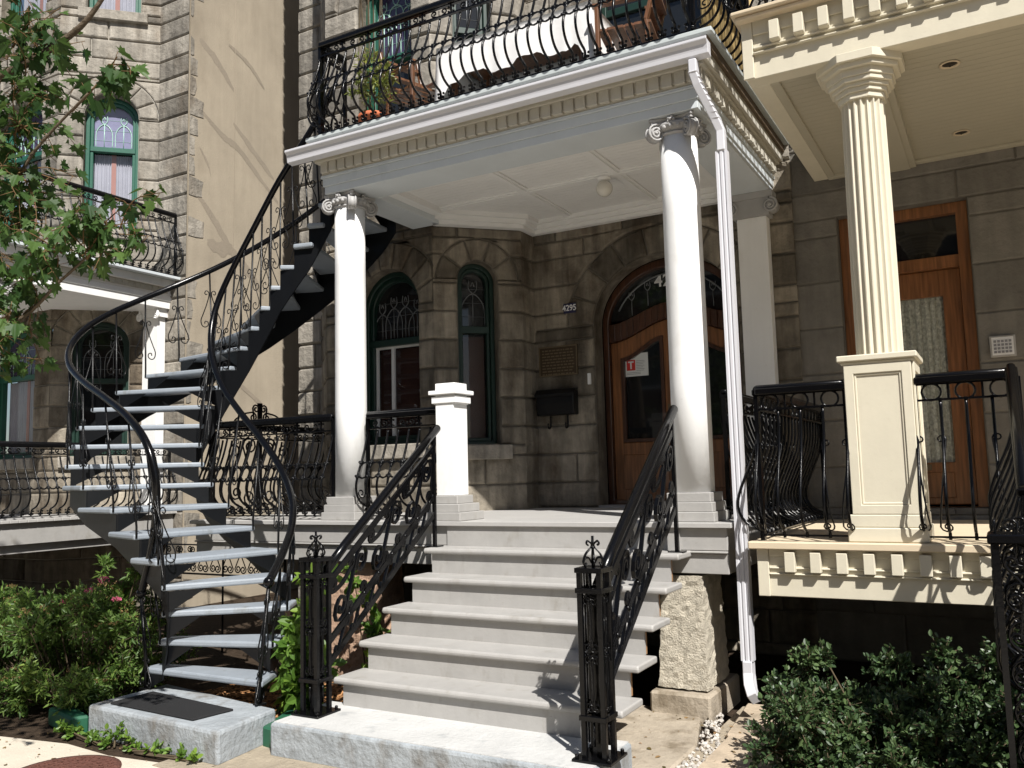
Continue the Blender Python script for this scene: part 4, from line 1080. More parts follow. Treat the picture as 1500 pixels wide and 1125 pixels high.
# ------------------------------------------------------------------ curved stair
I=[(-4.19,4.14),(-4.30,4.36),(-4.42,4.62),(-4.56,4.83),(-4.85,4.97),(-5.22,5.07),(-5.57,5.14),(-5.87,5.23),(-6.08,5.31),(-6.21,5.39),(-6.28,5.46),(-6.26,5.53),(-6.19,5.58),(-6.10,5.61),(-5.99,5.63),(-5.88,5.65),(-5.77,5.66),(-5.66,5.67),(-5.56,5.68),(-5.42,5.70),(-5.28,5.73),(-5.18,5.76),(-5.10,5.80),(-5.05,5.86)]
O=[(-5.30,4.12),(-5.16,4.12),(-5.08,4.08),(-5.04,4.05),(-5.07,4.02),(-5.38,4.08),(-5.86,4.24),(-6.42,4.37),(-6.83,4.50),(-7.03,4.66),(-7.18,4.82),(-7.23,5.00),(-7.25,5.26),(-7.20,5.54),(-7.06,5.82),(-6.89,6.08),(-6.68,6.28),(-6.45,6.45),(-6.2,6.57),(-5.95,6.66),(-5.68,6.72),(-5.42,6.75),(-5.2,6.77),(-5.05,6.78)]
NS=24
zt=[.2+.176*(k+1) for k in range(NS)]; zt[0]=.345; zt[1]=.54; zt[2]=.74; zt[3]=.92; zt[4]=1.09
def lp(a,b,t): return (a[0]+(b[0]-a[0])*t,a[1]+(b[1]-a[1])*t)
CS=thing('curved_stair',(-5.2,4.4,.2),'black steel stair with grey treads curving up to the balcony','staircase')
for k in range(NS):
    i0,o0=I[k],O[k]
    if k<NS-1: i1,o1=I[k+1],O[k+1]
    else: i1,o1=(-4.9,5.95),(-4.9,6.78)
    # overlap under the next tread, and at least 0.12 deep at the narrow end
    def back(a,b):
        v=Vector((b[0]-a[0],b[1]-a[1])); L_=v.length
        f=Vector((-(o0[1]-i0[1]),(o0[0]-i0[0]))).normalized()
        if f.dot(Vector((i1[0]-i0[0]+o1[0]-o0[0],i1[1]-i0[1]+o1[1]-o0[1])))<0: f=-f
        if v.dot(f)<.13: v=f*.15
        else: v=v*(1+.05/L_)
        return (a[0]+v.x,a[1]+v.y)
    bi,bo=back(i0,i1),back(o0,o1)
    g=MB(); z=zt[k]
    pl=[i0,bi,bo,o0]
    ar=sum(pl[q][0]*pl[(q+1)%4][1]-pl[(q+1)%4][0]*pl[q][1] for q in range(4))
    if ar<0: pl=pl[::-1]
    g.prism(pl,z-.042,z,P2); g.build('tread',M['tread'],CS,bevel=.012,seg=2)
# stringers: stepped plates under both ends of the treads
dep=lambda k: .27+.15*min(max((k-5)/6,0),1)
for nm,A,B in (('inner',I,O),('outer',O,I)):
    g=MB(); th=.006
    def S(k):
        k=min(k,NS-1); return lp(A[k],B[k],.05)
    for k in range(NS-1):
        a,b=S(k),S(k+1); v=Vector((b[0]-a[0],b[1]-a[1])); 
        if v.length<1e-3: continue
        nn=Vector((-v.y,v.x)).normalized()*th
        zb0=max(zt[k]-dep(k),.2); zb1=max(zt[min(k+1,NS-1)]-dep(k+1),.2)
        if k<1: zb0=.2
        zu=zt[k]-.043
        vs=[]
        for s in (-1,1): vs+=[(a[0]+nn.x*s,a[1]+nn.y*s,zb0),(b[0]+nn.x*s,b[1]+nn.y*s,min(zb1,zu-.02)),(b[0]+nn.x*s,b[1]+nn.y*s,zu),(a[0]+nn.x*s,a[1]+nn.y*s,zu)]
        g.add(vs,[(0,1,2,3),(7,6,5,4),(0,4,5,1),(1,5,6,2),(2,6,7,3),(3,7,4,0)])
        # bracket angle below each tread
        c=lp(A[k],B[k],.30); 
        w=Vector((c[0]-a[0],c[1]-a[1]))
        vs=[(a[0],a[1],zu-.14),(a[0],a[1],zu),(a[0]+w.x,a[1]+w.y,zu),(a[0]+.006,a[1]+.006,zu-.14),(a[0]+.006,a[1]+.006,zu),(a[0]+w.x+.006,a[1]+w.y+.006,zu)]
        if zu-.14>.2: g.add(vs,[(0,1,2),(5,4,3),(0,2,5,3),(0,3,4,1)])
    g.build('stringer',M['stringer'],CS)
HI=[.62,.56,.52,.52,.62,.72,.77,.80,.84,.89,.93,.97,.97,.95,.92,.90,.86,.82,.79,.76,.74,.72,.7,.7]
HO=[.50,.58,.68,.78,.82,.84,.84,.83,.82,.82,.80,.79,.77,.75,.74,.73,.73,.73,.73,.73,.73,.73,.73,.73]
rails=[]
for A,B,Hh,off in ((I,O,HI,-.045),(O,I,HO,-.035)):
    pts=[]
    for k in range(NS):
        e=lp(A[k],B[k],off); pts.append(Vector((e[0],e[1],zt[k]+Hh[k])))
    # smooth twice
    for _ in range(2):
        pts=[pts[0]]+[(pts[i-1]+pts[i]*2+pts[i+1])/4 for i in range(1,NS-1)]+[pts[-1]]
    rails.append(pts)
    g=MB(); cp=catmull(pts,5); g.tube(cp,.0275,10)
    if A is I:   # small scroll where the lower end curls round
        pass
    e=cp[0]; g.sphere(tuple(e),.036,8)
    g.build('handrail',M['iron'],CS)
def heart(P,zs0,s=1):
    """two mirrored scrolls on an upright"""
    out=[]
    for sg in (-1,1):
        c=[(.02,.36),(.045,.385),(.062,.36),(.045,.335),(.03,.35),]
        top=smooth_poly([(sg*.028,.352),(sg*.042,.345),(sg*.052,.362),(sg*.04,.385),(sg*.018,.375),(sg*.012,.34),(sg*.035,.25),(sg*.07,.15),(sg*.095,.08),(sg*.085,.025),(sg*.055,.01),(sg*.028,.03),(sg*.03,.062),(sg*.055,.07),(sg*.06,.045)],3)
        out.append([P(u,zs0+z*s) for u,z in top])
    return out
for side,(A,B,pts) in enumerate(((I,O,rails[0]),(O,I,rails[1]))):
    for k in range(NS):
        if k>21: continue
        e=lp(A[k],B[k],.02); p=pts[k]; t=(pts[min(k+1,NS-1)]-pts[max(k-1,0)]); t.z=0
        if t.length<1e-4: continue
        t.normalize()
        zb=zt[k]-.03 if k>0 else .2
        g=MB(); g.tube([(e[0],e[1],zb),(e[0],e[1],zt[k]+.05),(p.x,p.y,p.z-.01)],.0085 if k else .013,6)
        H_=p.z-zt[k]
        s_=min(1.0,H_/.55)
        for hp in heart(lambda u,z:(e[0]+(p.x-e[0])*min(max((z-zt[k])/H_,0),1)+t.x*u*s_,e[1]+(p.y-e[1])*min(max((z-zt[k])/H_,0),1)+t.y*u*s_,z),zt[k]+.14*s_,s_): g.tube(hp,.005,4)
        if k==0:
            for hp in heart(lambda u,z:(e[0]+t.x*u*.8,e[1]+t.y*u*.8,z),.21,.5): g.tube(hp,.007,4)
            g.box(e[0]-.03,e[0]+.03,e[1]-.03,e[1]+.03,.2,.21)
        g.build('baluster',M['iron_old'],CS)
SB=MB(); SB.prism([(-5.27,3.68),(-3.99,3.6),(-4.05,4.12),(-5.27,4.3)],0,.2,P2)
tag(SB.build('base_slab',M['slabblue'],None,bevel=.02,seg=2),'blue grey weathered concrete slab with black mat at the foot of the curved stair','concrete slab')
g=MB(); g.prism([(-5.13,3.74),(-4.30,3.69),(-4.25,3.96),(-5.12,4.06)],.2005,.215,P2); tag(g.build('door_mat',M['rubber'],None,bevel=.005),'black rubber mat lying on the stair slab','mat')
g=MB(); g.prism([(-4.03,3.98),(-3.86,3.95),(-3.87,4.4),(-4.22,4.5)],.0,.13,P2); tag(g.build('utility_box',M['greenbox'],None,bevel=.01),'low green plastic box between the two concrete slabs','utility box')
g=MB(); g.prism([(-5.75,3.72),(-5.35,3.62),(-5.3,3.72),(-5.7,3.86)],0,.12,P2); tag(g.build('garden_edging',M['greenbox'],None,bevel=.015),'low green block at the base of the flowering shrub','edging')
# low scrolled fence under the porch end
t=thing('scroll_fence',(-6.5,6.2,.55),'low black scrolled iron fence seen under the porch behind the treads','fence')
g=MB()
for k in range(9):
    u=-7.3+.17*k
    for s in (-1,1): g.tube([(a,6.0+.02*s,b) for a,b in scroll((u+s*.03,.78),(u+s*.04,.95),.04,.035,'S',s,1.3)],.007,4)
g.build('scrolls',M['iron_old'],t)
g=MB(); g.tube([(-7.4,6.0,.72),(-5.8,6.0,.72)],.01,6); g.tube([(-7.4,6.0,1.0),(-5.8,6.0,1.0)],.008,6)
for x in (-7.4,-6.6,-5.8): g.tube([(x,6.0,0),(x,6.0,1.0)],.01,6)
g.build('rails',M['iron_old'],t)

# ------------------------------------------------------------------ cream porch (right)
CP=thing('porch',(.9,6.6,0),'cream porch with fluted column on panelled pedestal','porch')
cz=1.165; CX=-1.40
g=MB(); g.box(CX,3.4,5.385,5.50,cz-.045,cz); y=5.503
while y<FY-.02: g.box(CX,3.4,y,min(y+.1,FY-.01)-.003,cz-.035,cz-.002); y+=.1
g.build('floor',M['cream_cap'],CP,bevel=.006)
g=MB(); g.box(-1.345,3.4,5.45,5.48,.835,cz-.046); g.box(-1.345,-1.315,5.485,FY-.02,.835,cz-.046); g.box(-1.36,-1.29,5.435,5.449,.835,cz-.046)
g.box(-1.289,3.4,5.44,5.449,1.075,cz-.046); g.box(-1.289,3.4,5.435,5.449,1.0,1.012); g.box(-1.289,3.4,5.432,5.449,.965,.975)
FA=g.build('floor_fascia',M['cream'],CP,bevel=.004)
def blocks(par,x,xe,y0,y1,z0,z1):
    g=MB(); g.box(x,x+.062,y0,y1,z0,z1); b0=g.build('bracket_block',M['cream'],par,bevel=.004); w0=wpos(b0); k=1
    while x+.148*k<xe: copy_part(b0,w0+Vector((.148*k,0,0)),par); k+=1
blocks(FA,-1.19,1.2,5.395,5.4485,.985,1.105)
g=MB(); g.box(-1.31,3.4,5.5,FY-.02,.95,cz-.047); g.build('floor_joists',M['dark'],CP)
# upper entablature
ez=4.105
g=MB(); g.box(-1.272,3.4,5.47,5.60,ez,ez+.40); g.box(-1.272,-1.15,5.60,FY-.002,ez,ez+.40); g.box(-1.285,-1.215,5.45,5.469,ez+.0,ez+.40); 
g.box(-1.214,3.4,5.455,5.469,ez+.285,ez+.40); g.box(-1.214,3.4,5.448,5.469,ez+.19,ez+.205); g.box(-1.214,3.4,5.440,5.469,ez+.155,ez+.166)
EC=g.build('entablature',M['cream'],CP,bevel=.004)
blocks(EC,-1.10,1.4,5.395,5.4675,ez+.205,ez+.33)
g=MB(); g.box(-1.33,3.4,5.36,FY-.002,ez+.401,ez+.43); g.box(-1.31,3.4,5.385,5.45,ez+.37,ez+.4005); g.build('balcony_deck',M['cream_cap'],CP,bevel=.008)
g=MB(); y=5.60
while y<FY: g.box(-1.15,3.4,y,min(y+.075,FY-.002)-.003,ez+.012,ez+.03); y+=.075
g.box(-1.15,3.4,5.6,FY-.002,ez+.016,ez+.05)
g.build('soffit_boards',M['cream_shaded'],CP)
g=MB(); g.box(-1.15,-1.09,5.60,FY-.003,ez-.004,ez+.012); g.box(-.745,-.455,5.80,FY-.003,ez-.03,ez+.012); g.box(-.70,-.50,5.80,FY-.003,ez-.04,ez-.03); g.box(-1.15,3.4,FY-.08,FY-.0035,ez-.012,ez+.012); g.build('soffit_beams',M['cream_shaded'],CP,bevel=.004)
cx,cy=-.61,5.68
def octo(r,z0,z1,g): g.prism([(cx+r/math.cos(PI/8)*math.cos(PI/8+k*PI/4),cy+r/math.cos(PI/8)*math.sin(PI/8+k*PI/4)) for k in range(8)],z0,z1,P2)
g=MB(); prof=[]
NF=20; rows=[]
for (r,z) in ((.134,2.26),(.134,2.8),(.131,3.3),(.126,3.90)):
    row=[]
    for k in range(NF):
        for q in range(6):
            a=2*PI*(k+q/6)/NF; t=q/6
            dd=.0 if q in (0,1) else .017*math.sin(PI*(t-1/6)/(5/6))
            row.append(((r-dd)*math.cos(a)+cx,(r-dd)*math.sin(a)+cy,z))
    rows.append(row)
n=NF*6; g.add([p for r in rows for p in r],[(j*n+i,j*n+(i+1)%n,(j+1)*n+(i+1)%n,(j+1)*n+i) for j in range(3) for i in range(n)]+[tuple(3*n+i for i in range(n))])
fc=g.build('column',M['cream'],CP,label='fluted cream column')
g=MB(); octo(.135,3.862,3.90,g); octo(.15,3.90,3.93,g); octo(.165,3.93,3.955,g); octo(.185,3.955,3.985,g); octo(.195,3.985,4.03,g); octo(.225,4.03,4.062,g); octo(.25,4.062,4.116,g); g.build('capital',M['cream'],fc,bevel=.003)
g=MB(); hx=.185
X0,X1,Y0,Y1=cx-hx,cx+hx,cy-hx-.02,cy+hx
g.box(X0,X1,Y0,Y1,cz+.001,2.205)
PD=g.build('pedestal',M['cream'],CP,bevel=.005)
g=MB(); g.box(X0-.03,X1+.03,Y0-.03,Y1+.03,cz+.001,cz+.085); g.box(X0-.018,X1+.018,Y0-.018,Y1+.018,cz+.085,cz+.16); g.build('pedestal_base',M['cream'],PD,bevel=.006)
g=MB(); g.box(X0-.015,X1+.015,Y0-.015,Y1+.015,2.206,2.225); g.box(X0-.035,X1+.035,Y0-.035,Y1+.035,2.225,2.262); g.build('pedestal_cap',M['cream'],PD,bevel=.006)
g=MB()
def panel(fn,a0,a1,z0,z1): 
    o=[(a0,z0),(a1,z0),(a1,z1),(a0,z1)]; g.ring(o,inset(o,.055),0,.016,fn); i=inset(o,.055); g.ring(i,inset(i,.014),0,.008,fn)
panel(lambda a,b_,d:(a,Y0-d,b_),X0,X1,cz+.161,2.205); panel(lambda a,b_,d:(X1+d,a,b_),Y0,Y1,cz+.161,2.205)
g.build('raised_panel_frame',M['cream'],PD,bevel=.005)
for (lx,ly,lab) in ((-.115,5.95,'front recessed downlight in the cream porch ceiling'),(-.10,7.27,'rear recessed downlight in the cream porch ceiling near the door')):
    g=MB(); g.lathe([(.055,ez+.012),(.062,ez+.004),(.048,ez+.002),(.046,ez+.011)],lx,ly,24); L_=tag(g.build('downlight',M['cream_cap'],None),lab,'light')
    g=MB(); g.lathe([(.001,ez+.0105),(.045,ez+.0105),(.045,ez+.0112)],lx,ly,20); g.box(lx-.006,lx+.006,ly-.035,ly+.035,ez+.004,ez+.0105); g.build('lamp',M['lamp_dark'],L_)
G_C='black belly railings of the cream porch'
basket_rail('railing',(-1.33,5.5),(-.80,5.5),cz,.94,(0,-1),'short black belly railing left of the cream pedestal',G_C,style='B',sp=.125)
basket_rail('railing',(-1.33,7.7),(-1.33,5.52),cz,.94,(-1,0),'black belly side railing along the left edge of the cream porch',G_C,style='B',sp=.115)
basket_rail('railing',(-.42,5.5),(.10,5.5),cz,.94,(0,-1),'black belly railing right of the cream pedestal',G_C,style='B',sp=.125)
basket_rail('railing',(-1.27,5.47),(3.3,5.47),ez+.43,.85,(0,-1),'black railing on the cream balcony above the fluted column',G_C,style='B',sp=.15)
basket_rail('railing',(-1.25,7.7),(-1.25,5.5),ez+.43,.85,(-1,0),'black side railing on the left end of the cream balcony',G_C,style='B',sp=.13)
# stairs of the cream porch, mostly outside the picture
NSt=thing('porch_steps',(.9,4.8,0),'cream painted steps at the far right beside the dark newel','steps')
for k in range(5):
    z=1.165-.19*(k+1); y=5.38-.26*(k+1)
    g=MB(); g.box(.06,1.7,y,y+.29,z-.04,z); g.build('tread',M['cream_cap'],NSt,bevel=.006)
    g=MB(); g.box(.08,1.7,y+.03,y+.045,z-.19,z-.041); g.build('riser',M['cream'],NSt)
g=MB(); g.prism([(5.36,1.1),(4.05,.15),(4.05,0),(4.4,0),(5.36,.7)],.085,.11,lambda a,b_,d:(d,a,b_)); g.build('stringer',M['cream'],NSt)
N2=thing('iron_newel',(.015,4.28,0),'broad dark iron newel with flat top and ring scrolls at the right edge','newel post')
g=MB(); x,y,w_=.02,4.28,.075
for sx in (-1,1):
    for sy in (-1,1): g=MB(); g.box(x+sx*w_-.012,x+sx*w_+.012,y+sy*w_-.012,y+sy*w_+.012,0,1.27); g.build('corner_bar',M['iron'],N2)
g=MB(); g.box(x-.105,x+.105,y-.105,y+.105,1.27,1.31); g.build('top_plate',M['iron'],N2,bevel=.006)
g=MB()
for face in range(4):
    a=face*PI/2; d=(math.cos(a),math.sin(a)); t=(-d[1],d[0])
    for k in range(8):
        zc=.12+k*.155
        for c_ in ([(.052*math.cos(q),zc+.06*math.sin(q)) for q in [2*PI*i/14 for i in range(15)]],scroll((.02,zc),(-.02,zc+.14),.03,.03,'S',1 if k%2 else -1,1.2)):
            g.tube([(x+d[0]*w_+t[0]*u,y+d[1]*w_+t[1]*u,z) for u,z in c_],.006,4)
g.build('scrollwork',M['iron'],N2)
basket_rail('railing',(.07,5.40),(.07,4.38),cz+.02,.94,(-1,0),'sloping black belly railing rising from the broad dark newel',G_C,style='B',sp=.09,slope=-.62)

# ------------------------------------------------------------------ left porch
LPo=thing('porch',(-11,6.6,0),'white porch of the sunlit house at the left edge','porch')
g=MB(); y=5.0
while y<FY: g.box(-14,-9.42,y,min(y+.1,FY-.02)-.003,FZ-.055,FZ-.02); y+=.1
g.build('floor',M['grey_floor'],LPo,bevel=.004)
g=MB(); g.box(-9.52,-9.47,5.0,FY-.03,.98,FZ-.056); g.box(-9.55,-9.53,5.0,FY-.03,.88,.98); g.box(-14,-9.53,5.02,5.06,.88,FZ-.056); g.build('floor_fascia',M['grey'],LPo)
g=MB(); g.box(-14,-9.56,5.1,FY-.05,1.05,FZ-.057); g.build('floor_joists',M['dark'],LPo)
g=MB()
for d,z0,z1 in ((0,3.93,4.03),(.015,4.03,4.11),(.03,4.11,4.13),(.02,4.13,4.2),(.1,4.2,4.3)): g.box(-14,-9.6+d,5.3-d,FY-.002,z0,z1)
EN2=g.build('entablature',M['white'],LPo,bevel=.004)
g=MB(); y=5.3; g.box(-9.585,-9.56,5.28,7.7,4.128,4.2)
while y<7.6: g.box(-9.585,-9.545,y,y+.06,4.135,4.195); y+=.09
g.build('dentil_band',M['dentil'],EN2)
g=MB(); g.box(-14,-9.40,5.1,FY-.003,4.301,4.34); g.build('balcony_deck',M['fascia'],LPo,bevel=.005)
g=MB(); g.box(-9.98,-9.68,FY-.15,FY-.03,FZ,3.82); p_=g.build('pilaster',M['white'],LPo,bevel=.004)
g=MB(); g.box(-10.02,-9.64,FY-.19,FY-.02,3.82,3.93)
for sx in (-10.0,-9.66): g.tube(volute_pts((sx,FY-.2,3.84),(1,0),.06),.012,5)
g.build('capital',M['white'],p_,bevel=.003)
def col2(cx_,cy_):
    g=MB(); g.lathe([(.133,1.44),(.133,2.2),(.13,3.4),(.128,3.83)],cx_,cy_,32); c_=g.build('column',M['white'],LPo)
    ionic_capital(cx_,cy_,3.815,3.93,c_)
col2(-9.80,5.50)

# ------------------------------------------------------------------ things on the balcony
BZ=4.50
def chair(cx_,cy_,rot,lab):
    T=thing('wooden_chair',(cx_,cy_,BZ),lab,'chair','wooden slat chairs on the balcony')
    c,s_=math.cos(rot),math.sin(rot)
    def W(x,y,z): return (cx_+x*c-y*s_,cy_+x*s_+y*c,BZ+z)
    def bar(a,b,w,h,nm):
        g=MB(); g.tube([W(*a),W(*b)],0,flat=(w,h)); return g.build(nm,M['chair_wood'],T,bevel=.004)
    for x in (-.2,.2):
        bar((x,-.2,0),(x,-.2,.62),.045,.03,'leg'); bar((x,.2,0),(x,.17,.45),.045,.03,'leg'); bar((x,.17,.45),(x,.30,.92),.045,.028,'back_post'); bar((x,-.24,.635),(x,.24,.64),.05,.025,'armrest')
    g=MB()
    for k in range(6): g.add([W(*p) for p in [(-.2,-.2+.07*k,.43),(.2,-.2+.07*k,.43),(.2,-.145+.07*k,.43),(-.2,-.145+.07*k,.43),(-.2,-.2+.07*k,.45),(.2,-.2+.07*k,.45),(.2,-.145+.07*k,.45),(-.2,-.145+.07*k,.45)]],[(3,2,1,0),(4,5,6,7),(0,1,5,4),(1,2,6,5),(2,3,7,6),(3,0,4,7)])
    g.build('seat',M['chair_wood'],T)
    g=MB()
    for z in (.55,.68,.82): g.tube([W(-.2,.17+(z-.45)*.277,z),W(.2,.17+(z-.45)*.277,z)],0,flat=(.07,.02))
    g.build('backrest',M['chair_wood'],T)
chair(-4.27,6.05,R(70),'brown wooden slat chair left of the white clothed table'); chair(-2.28,6.05,R(-80),'brown wooden slat chair right of the white clothed table')
T=thing('balcony_table',(-3.2,6.25,BZ),'balcony table draped in a white cloth behind the iron railing','table')
g=MB()
for x in (-3.85,-2.65):
    for y in (6.0,6.55): g=MB(); g.box(x-.025,x+.025,y-.025,y+.025,BZ,BZ+.72); g.build('leg',M['chair_wood'],T)
g=MB(); g.box(-3.95,-2.55,5.92,6.62,BZ+.72,BZ+.745); g.build('tabletop',M['chair_wood'],T)
g=MB(); x0,x1,y0,y1=-3.97,-2.53,5.90,6.64; per=[]
for k in range(40): per.append((x0+(x1-x0)*k/40,y0))
for k in range(20): per.append((x1,y0+(y1-y0)*k/20))
for k in range(40): per.append((x1-(x1-x0)*k/40,y1))
for k in range(20): per.append((x0,y1-(y1-y0)*k/20))
vs=[];N=len(per); cxm,cym=(x0+x1)/2,(y0+y1)/2
for lev in range(7):
    for k,(x,y) in enumerate(per):
        endd=max(0,(abs(x-cxm)/(x1-x0)*2-.82)/.18); drop=(.33+.24*endd+.03*math.sin(k*.43+math.sin(k*.9)))*lev/6
        nx=(1 if x==x1 else -1 if x==x0 else 0); ny=(-1 if y==y0 else 1 if y==y1 else 0); o=(.012+.006*math.sin(k*.8+2*math.sin(k*.37))+.009*math.sin(k*.31+1))*lev/6
        vs.append((x+nx*o,y+ny*o,BZ+.75-drop))
g.add(vs,[(l*N+k,l*N+(k+1)%N,(l+1)*N+(k+1)%N,(l+1)*N+k) for l in range(6) for k in range(N)]+[tuple(range(N))],1,0,True)
tag(g.build('tablecloth',M['cloth']),'white cloth draped over the balcony table','tablecloth')
g=MB(); g.lathe([(.075,BZ+.745),(.11,BZ+.755),(.12,BZ+.85),(.105,BZ+.85)],-2.95,6.2,20); tag(g.build('table_bowl',M['greenbox']),'small green bowl standing on the white cloth','bowl')
g=MB(); rb=random.Random(9); y=5.9
while y<7.5:
    g.tube([(-1.66+rb.uniform(-.004,.004),y,BZ+.05),(-1.66+rb.uniform(-.004,.004),y,BZ+2.2)],rb.uniform(.008,.012),6,tone=rb.uniform(.55,1.25)); y+=rb.uniform(.022,.030)
for z in (.3,1.0,1.8): g.tube([(-1.675,5.88,BZ+z),(-1.675,7.5,BZ+z)],.006,4,tone=.5)
tag(g.build('bamboo_screen',M['bamboo']),'upright bamboo screen at the right end of the balcony','screen')
PT=thing('potted_plant',(-4.55,5.78,BZ),'yellow green leafy plant in terracotta pot at the balcony corner','plant')
g=MB(); g.lathe([(.09,BZ),(.125,BZ+.19),(.14,BZ+.19),(.14,BZ+.235),(.12,BZ+.235),(.11,BZ+.21),(.0,BZ+.21)],-4.55,5.78,24); g.build('pot',M['terracotta'],PT)
# ------------------------------------------------------------------ foliage
def leaf_shape(kind):
    if kind=='maple':
        half=[(0,0),(.10,.10),(.34,.02),(.26,.16),(.52,.30),(.40,.36),(.47,.52),(.27,.47),(.20,.50),(.24,.74),(.12,.70),(0,1.0)]
        return half+[(-x,y) for x,y in half[-2:0:-1]]
    if kind=='lance': return [(0,0),(.14,.3),(.12,.65),(0,1),(-.12,.65),(-.14,.3)]
    if kind=='oval': return [(0,0),(.22,.2),(.30,.5),(.2,.8),(0,1),(-.2,.8),(-.30,.5),(-.22,.2)]
def add_leaf(g,pos,d,nrm,size,kind,tone,fold=.12,curl=.15):
    d=Vector(d).normalized(); nrm=Vector(nrm); nrm=(nrm-d*nrm.dot(d)); 
    nrm=nrm.normalized() if nrm.length>1e-4 else d.orthogonal().normalized()
    s=d.cross(nrm); P_=Vector(pos); sh=leaf_shape(kind); n=len(sh); h=n//2
    vs=[P_+d*(y*size)+s*(x*size)+nrm*(abs(x)*fold*size*2-curl*size*y*y) for x,y in sh]
    # split along the midrib so that the leaf folds
    g.add(vs,[tuple(range(0,h+1)),tuple([0]+list(range(h,n)))],tone)
def rdir(r_,up=0):
    while True:
        v=Vector((r_.uniform(-1,1),r_.uniform(-1,1),r_.uniform(-1,1)))
        if .05<v.length<1: v.normalize(); v.z+=up; return v.normalized()
def shrub(T,clumps,nl,size,kind,mt,seed,base,stemmat,droop=0,heads=None,leafname='foliage',vtone=(.55,1.35)):
    r_=random.Random(seed); g=MB(); st=MB(); hd=MB()
    tot=sum(c[3]**1.6*c[4] if len(c)>4 else c[3]**1.6 for c in clumps)
    for c in clumps:
        x,y,z,rad=c[:4]; zs_=c[4] if len(c)>4 else 1
        k=int(nl*(rad**1.6*zs_)/tot)
        C_=Vector((x,y,z)); ct=r_.uniform(.8,1.2)
        st.tube([tuple(v) for v in catmull([Vector((base[0]+(x-base[0])*.35+r_.uniform(-.05,.05),base[1]+(y-base[1])*.35,base[2])),C_*.5+Vector((base[0]+(x-base[0])*.6,base[1]+(y-base[1])*.6,base[2]+z*.4))*.5,C_],4)],[.008-.0005*q for q in range(9)],4)
        nsub=max(3,k//14)
        for q in range(nsub):
            v=rdir(r_,.25); rr=rad*(r_.random()**.33); tip=C_+Vector((v.x*rr,v.y*rr,v.z*rr*zs_))
            if tip.z<base[2]+.02: tip.z=base[2]+.02+r_.random()*.05
            st.tube([tuple(C_+(tip-C_)*.2),tuple(tip)],.0025,3)
            tdir=(tip-C_).normalized()
            for j in range(14):
                t=r_.uniform(.35,1.05); p=C_+(tip-C_)*t+rdir(r_)*size*.35
                d=(rdir(r_,.15)*.9+tdir*.7).normalized(); d.z-=droop
                if p.z<base[2]+.01: continue
                nn=rdir(r_,.9)
                add_leaf(g,p,d,nn,size*r_.uniform(.5,1.3),kind,ct*r_.uniform(*vtone))
            if heads and v.z>.15 and r_.random()<heads:
                for j in range(16):
                    p=tip+Vector((r_.uniform(-1,1)*.035,r_.uniform(-1,1)*.035,.01+r_.uniform(0,.022))); add_leaf(hd,p,rdir(r_,1),rdir(r_),.016,'oval',r_.uniform(.6,1.4))
    g.build(leafname,mt,T); st.build('stems',stemmat,T)
    if heads: hd.build('seed_heads',M['seedhead'],T)
# potted plant leaves
shrub(PT,[(-4.55,5.78,BZ+.45,.17),(-4.60,5.76,BZ+.68,.15),(-4.46,5.8,BZ+.6,.15),(-4.7,5.75,BZ+.5,.12)],900,.055,'lance',M['leaf_pot'],3,(-4.55,5.78,BZ+.2),M['stem'])
# flowering shrub at left
T=thing('flowering_shrub',(-6.1,4.1,0),'wide green shrub with brown seed heads and pink blossoms left of the curved stair','shrub')
rs_=random.Random(21)
cl=[]
for k in range(46):
    x=rs_.uniform(-7.4,-5.42); y=rs_.uniform(3.85,4.75)+max(0,(-x-6.6))*.25
    hmax=.92-abs(x+6.1)*.20
    cl.append((x,y,rs_.uniform(.12,hmax-.16),rs_.uniform(.15,.24)))
cl+=[(rs_.uniform(-7.2,-5.45),rs_.uniform(3.8,4.3),rs_.uniform(.35,.7),rs_.uniform(.12,.18)) for k in range(16)]
cl+=[(-5.95,4.25,.98,.08,1.6),(-5.62,4.3,.97,.07,1.7),(-5.45,4.2,.55,.16),(-5.5,4.1,.3,.16),(-5.62,3.88,.2,.14),(-5.85,3.8,.2,.14)]
cl+=[(rs_.uniform(-7.3,-5.45),rs_.uniform(3.72,3.95),rs_.uniform(.08,.3),.15) for k in range(14)]
shrub(T,cl,32000,.052,'lance',M['leaf_spirea'],22,(-6.1,4.2,0.0),M['stem'],heads=.13)
g=MB(); rb=random.Random(2)
for (x,y,z) in ((-5.66,4.05,.93),(-5.75,4.0,.86),(-5.95,3.95,.78),(-5.52,4.05,.80),(-6.3,3.9,.6)):
    for j in range(40): add_leaf(g,(x+rb.uniform(-.03,.03),y+rb.uniform(-.03,.03),z+rb.uniform(-.012,.02)),rdir(rb,.6),rdir(rb),.014,'oval',rb.uniform(.7,1.4))
g.build('blossoms',M['pink'],T)
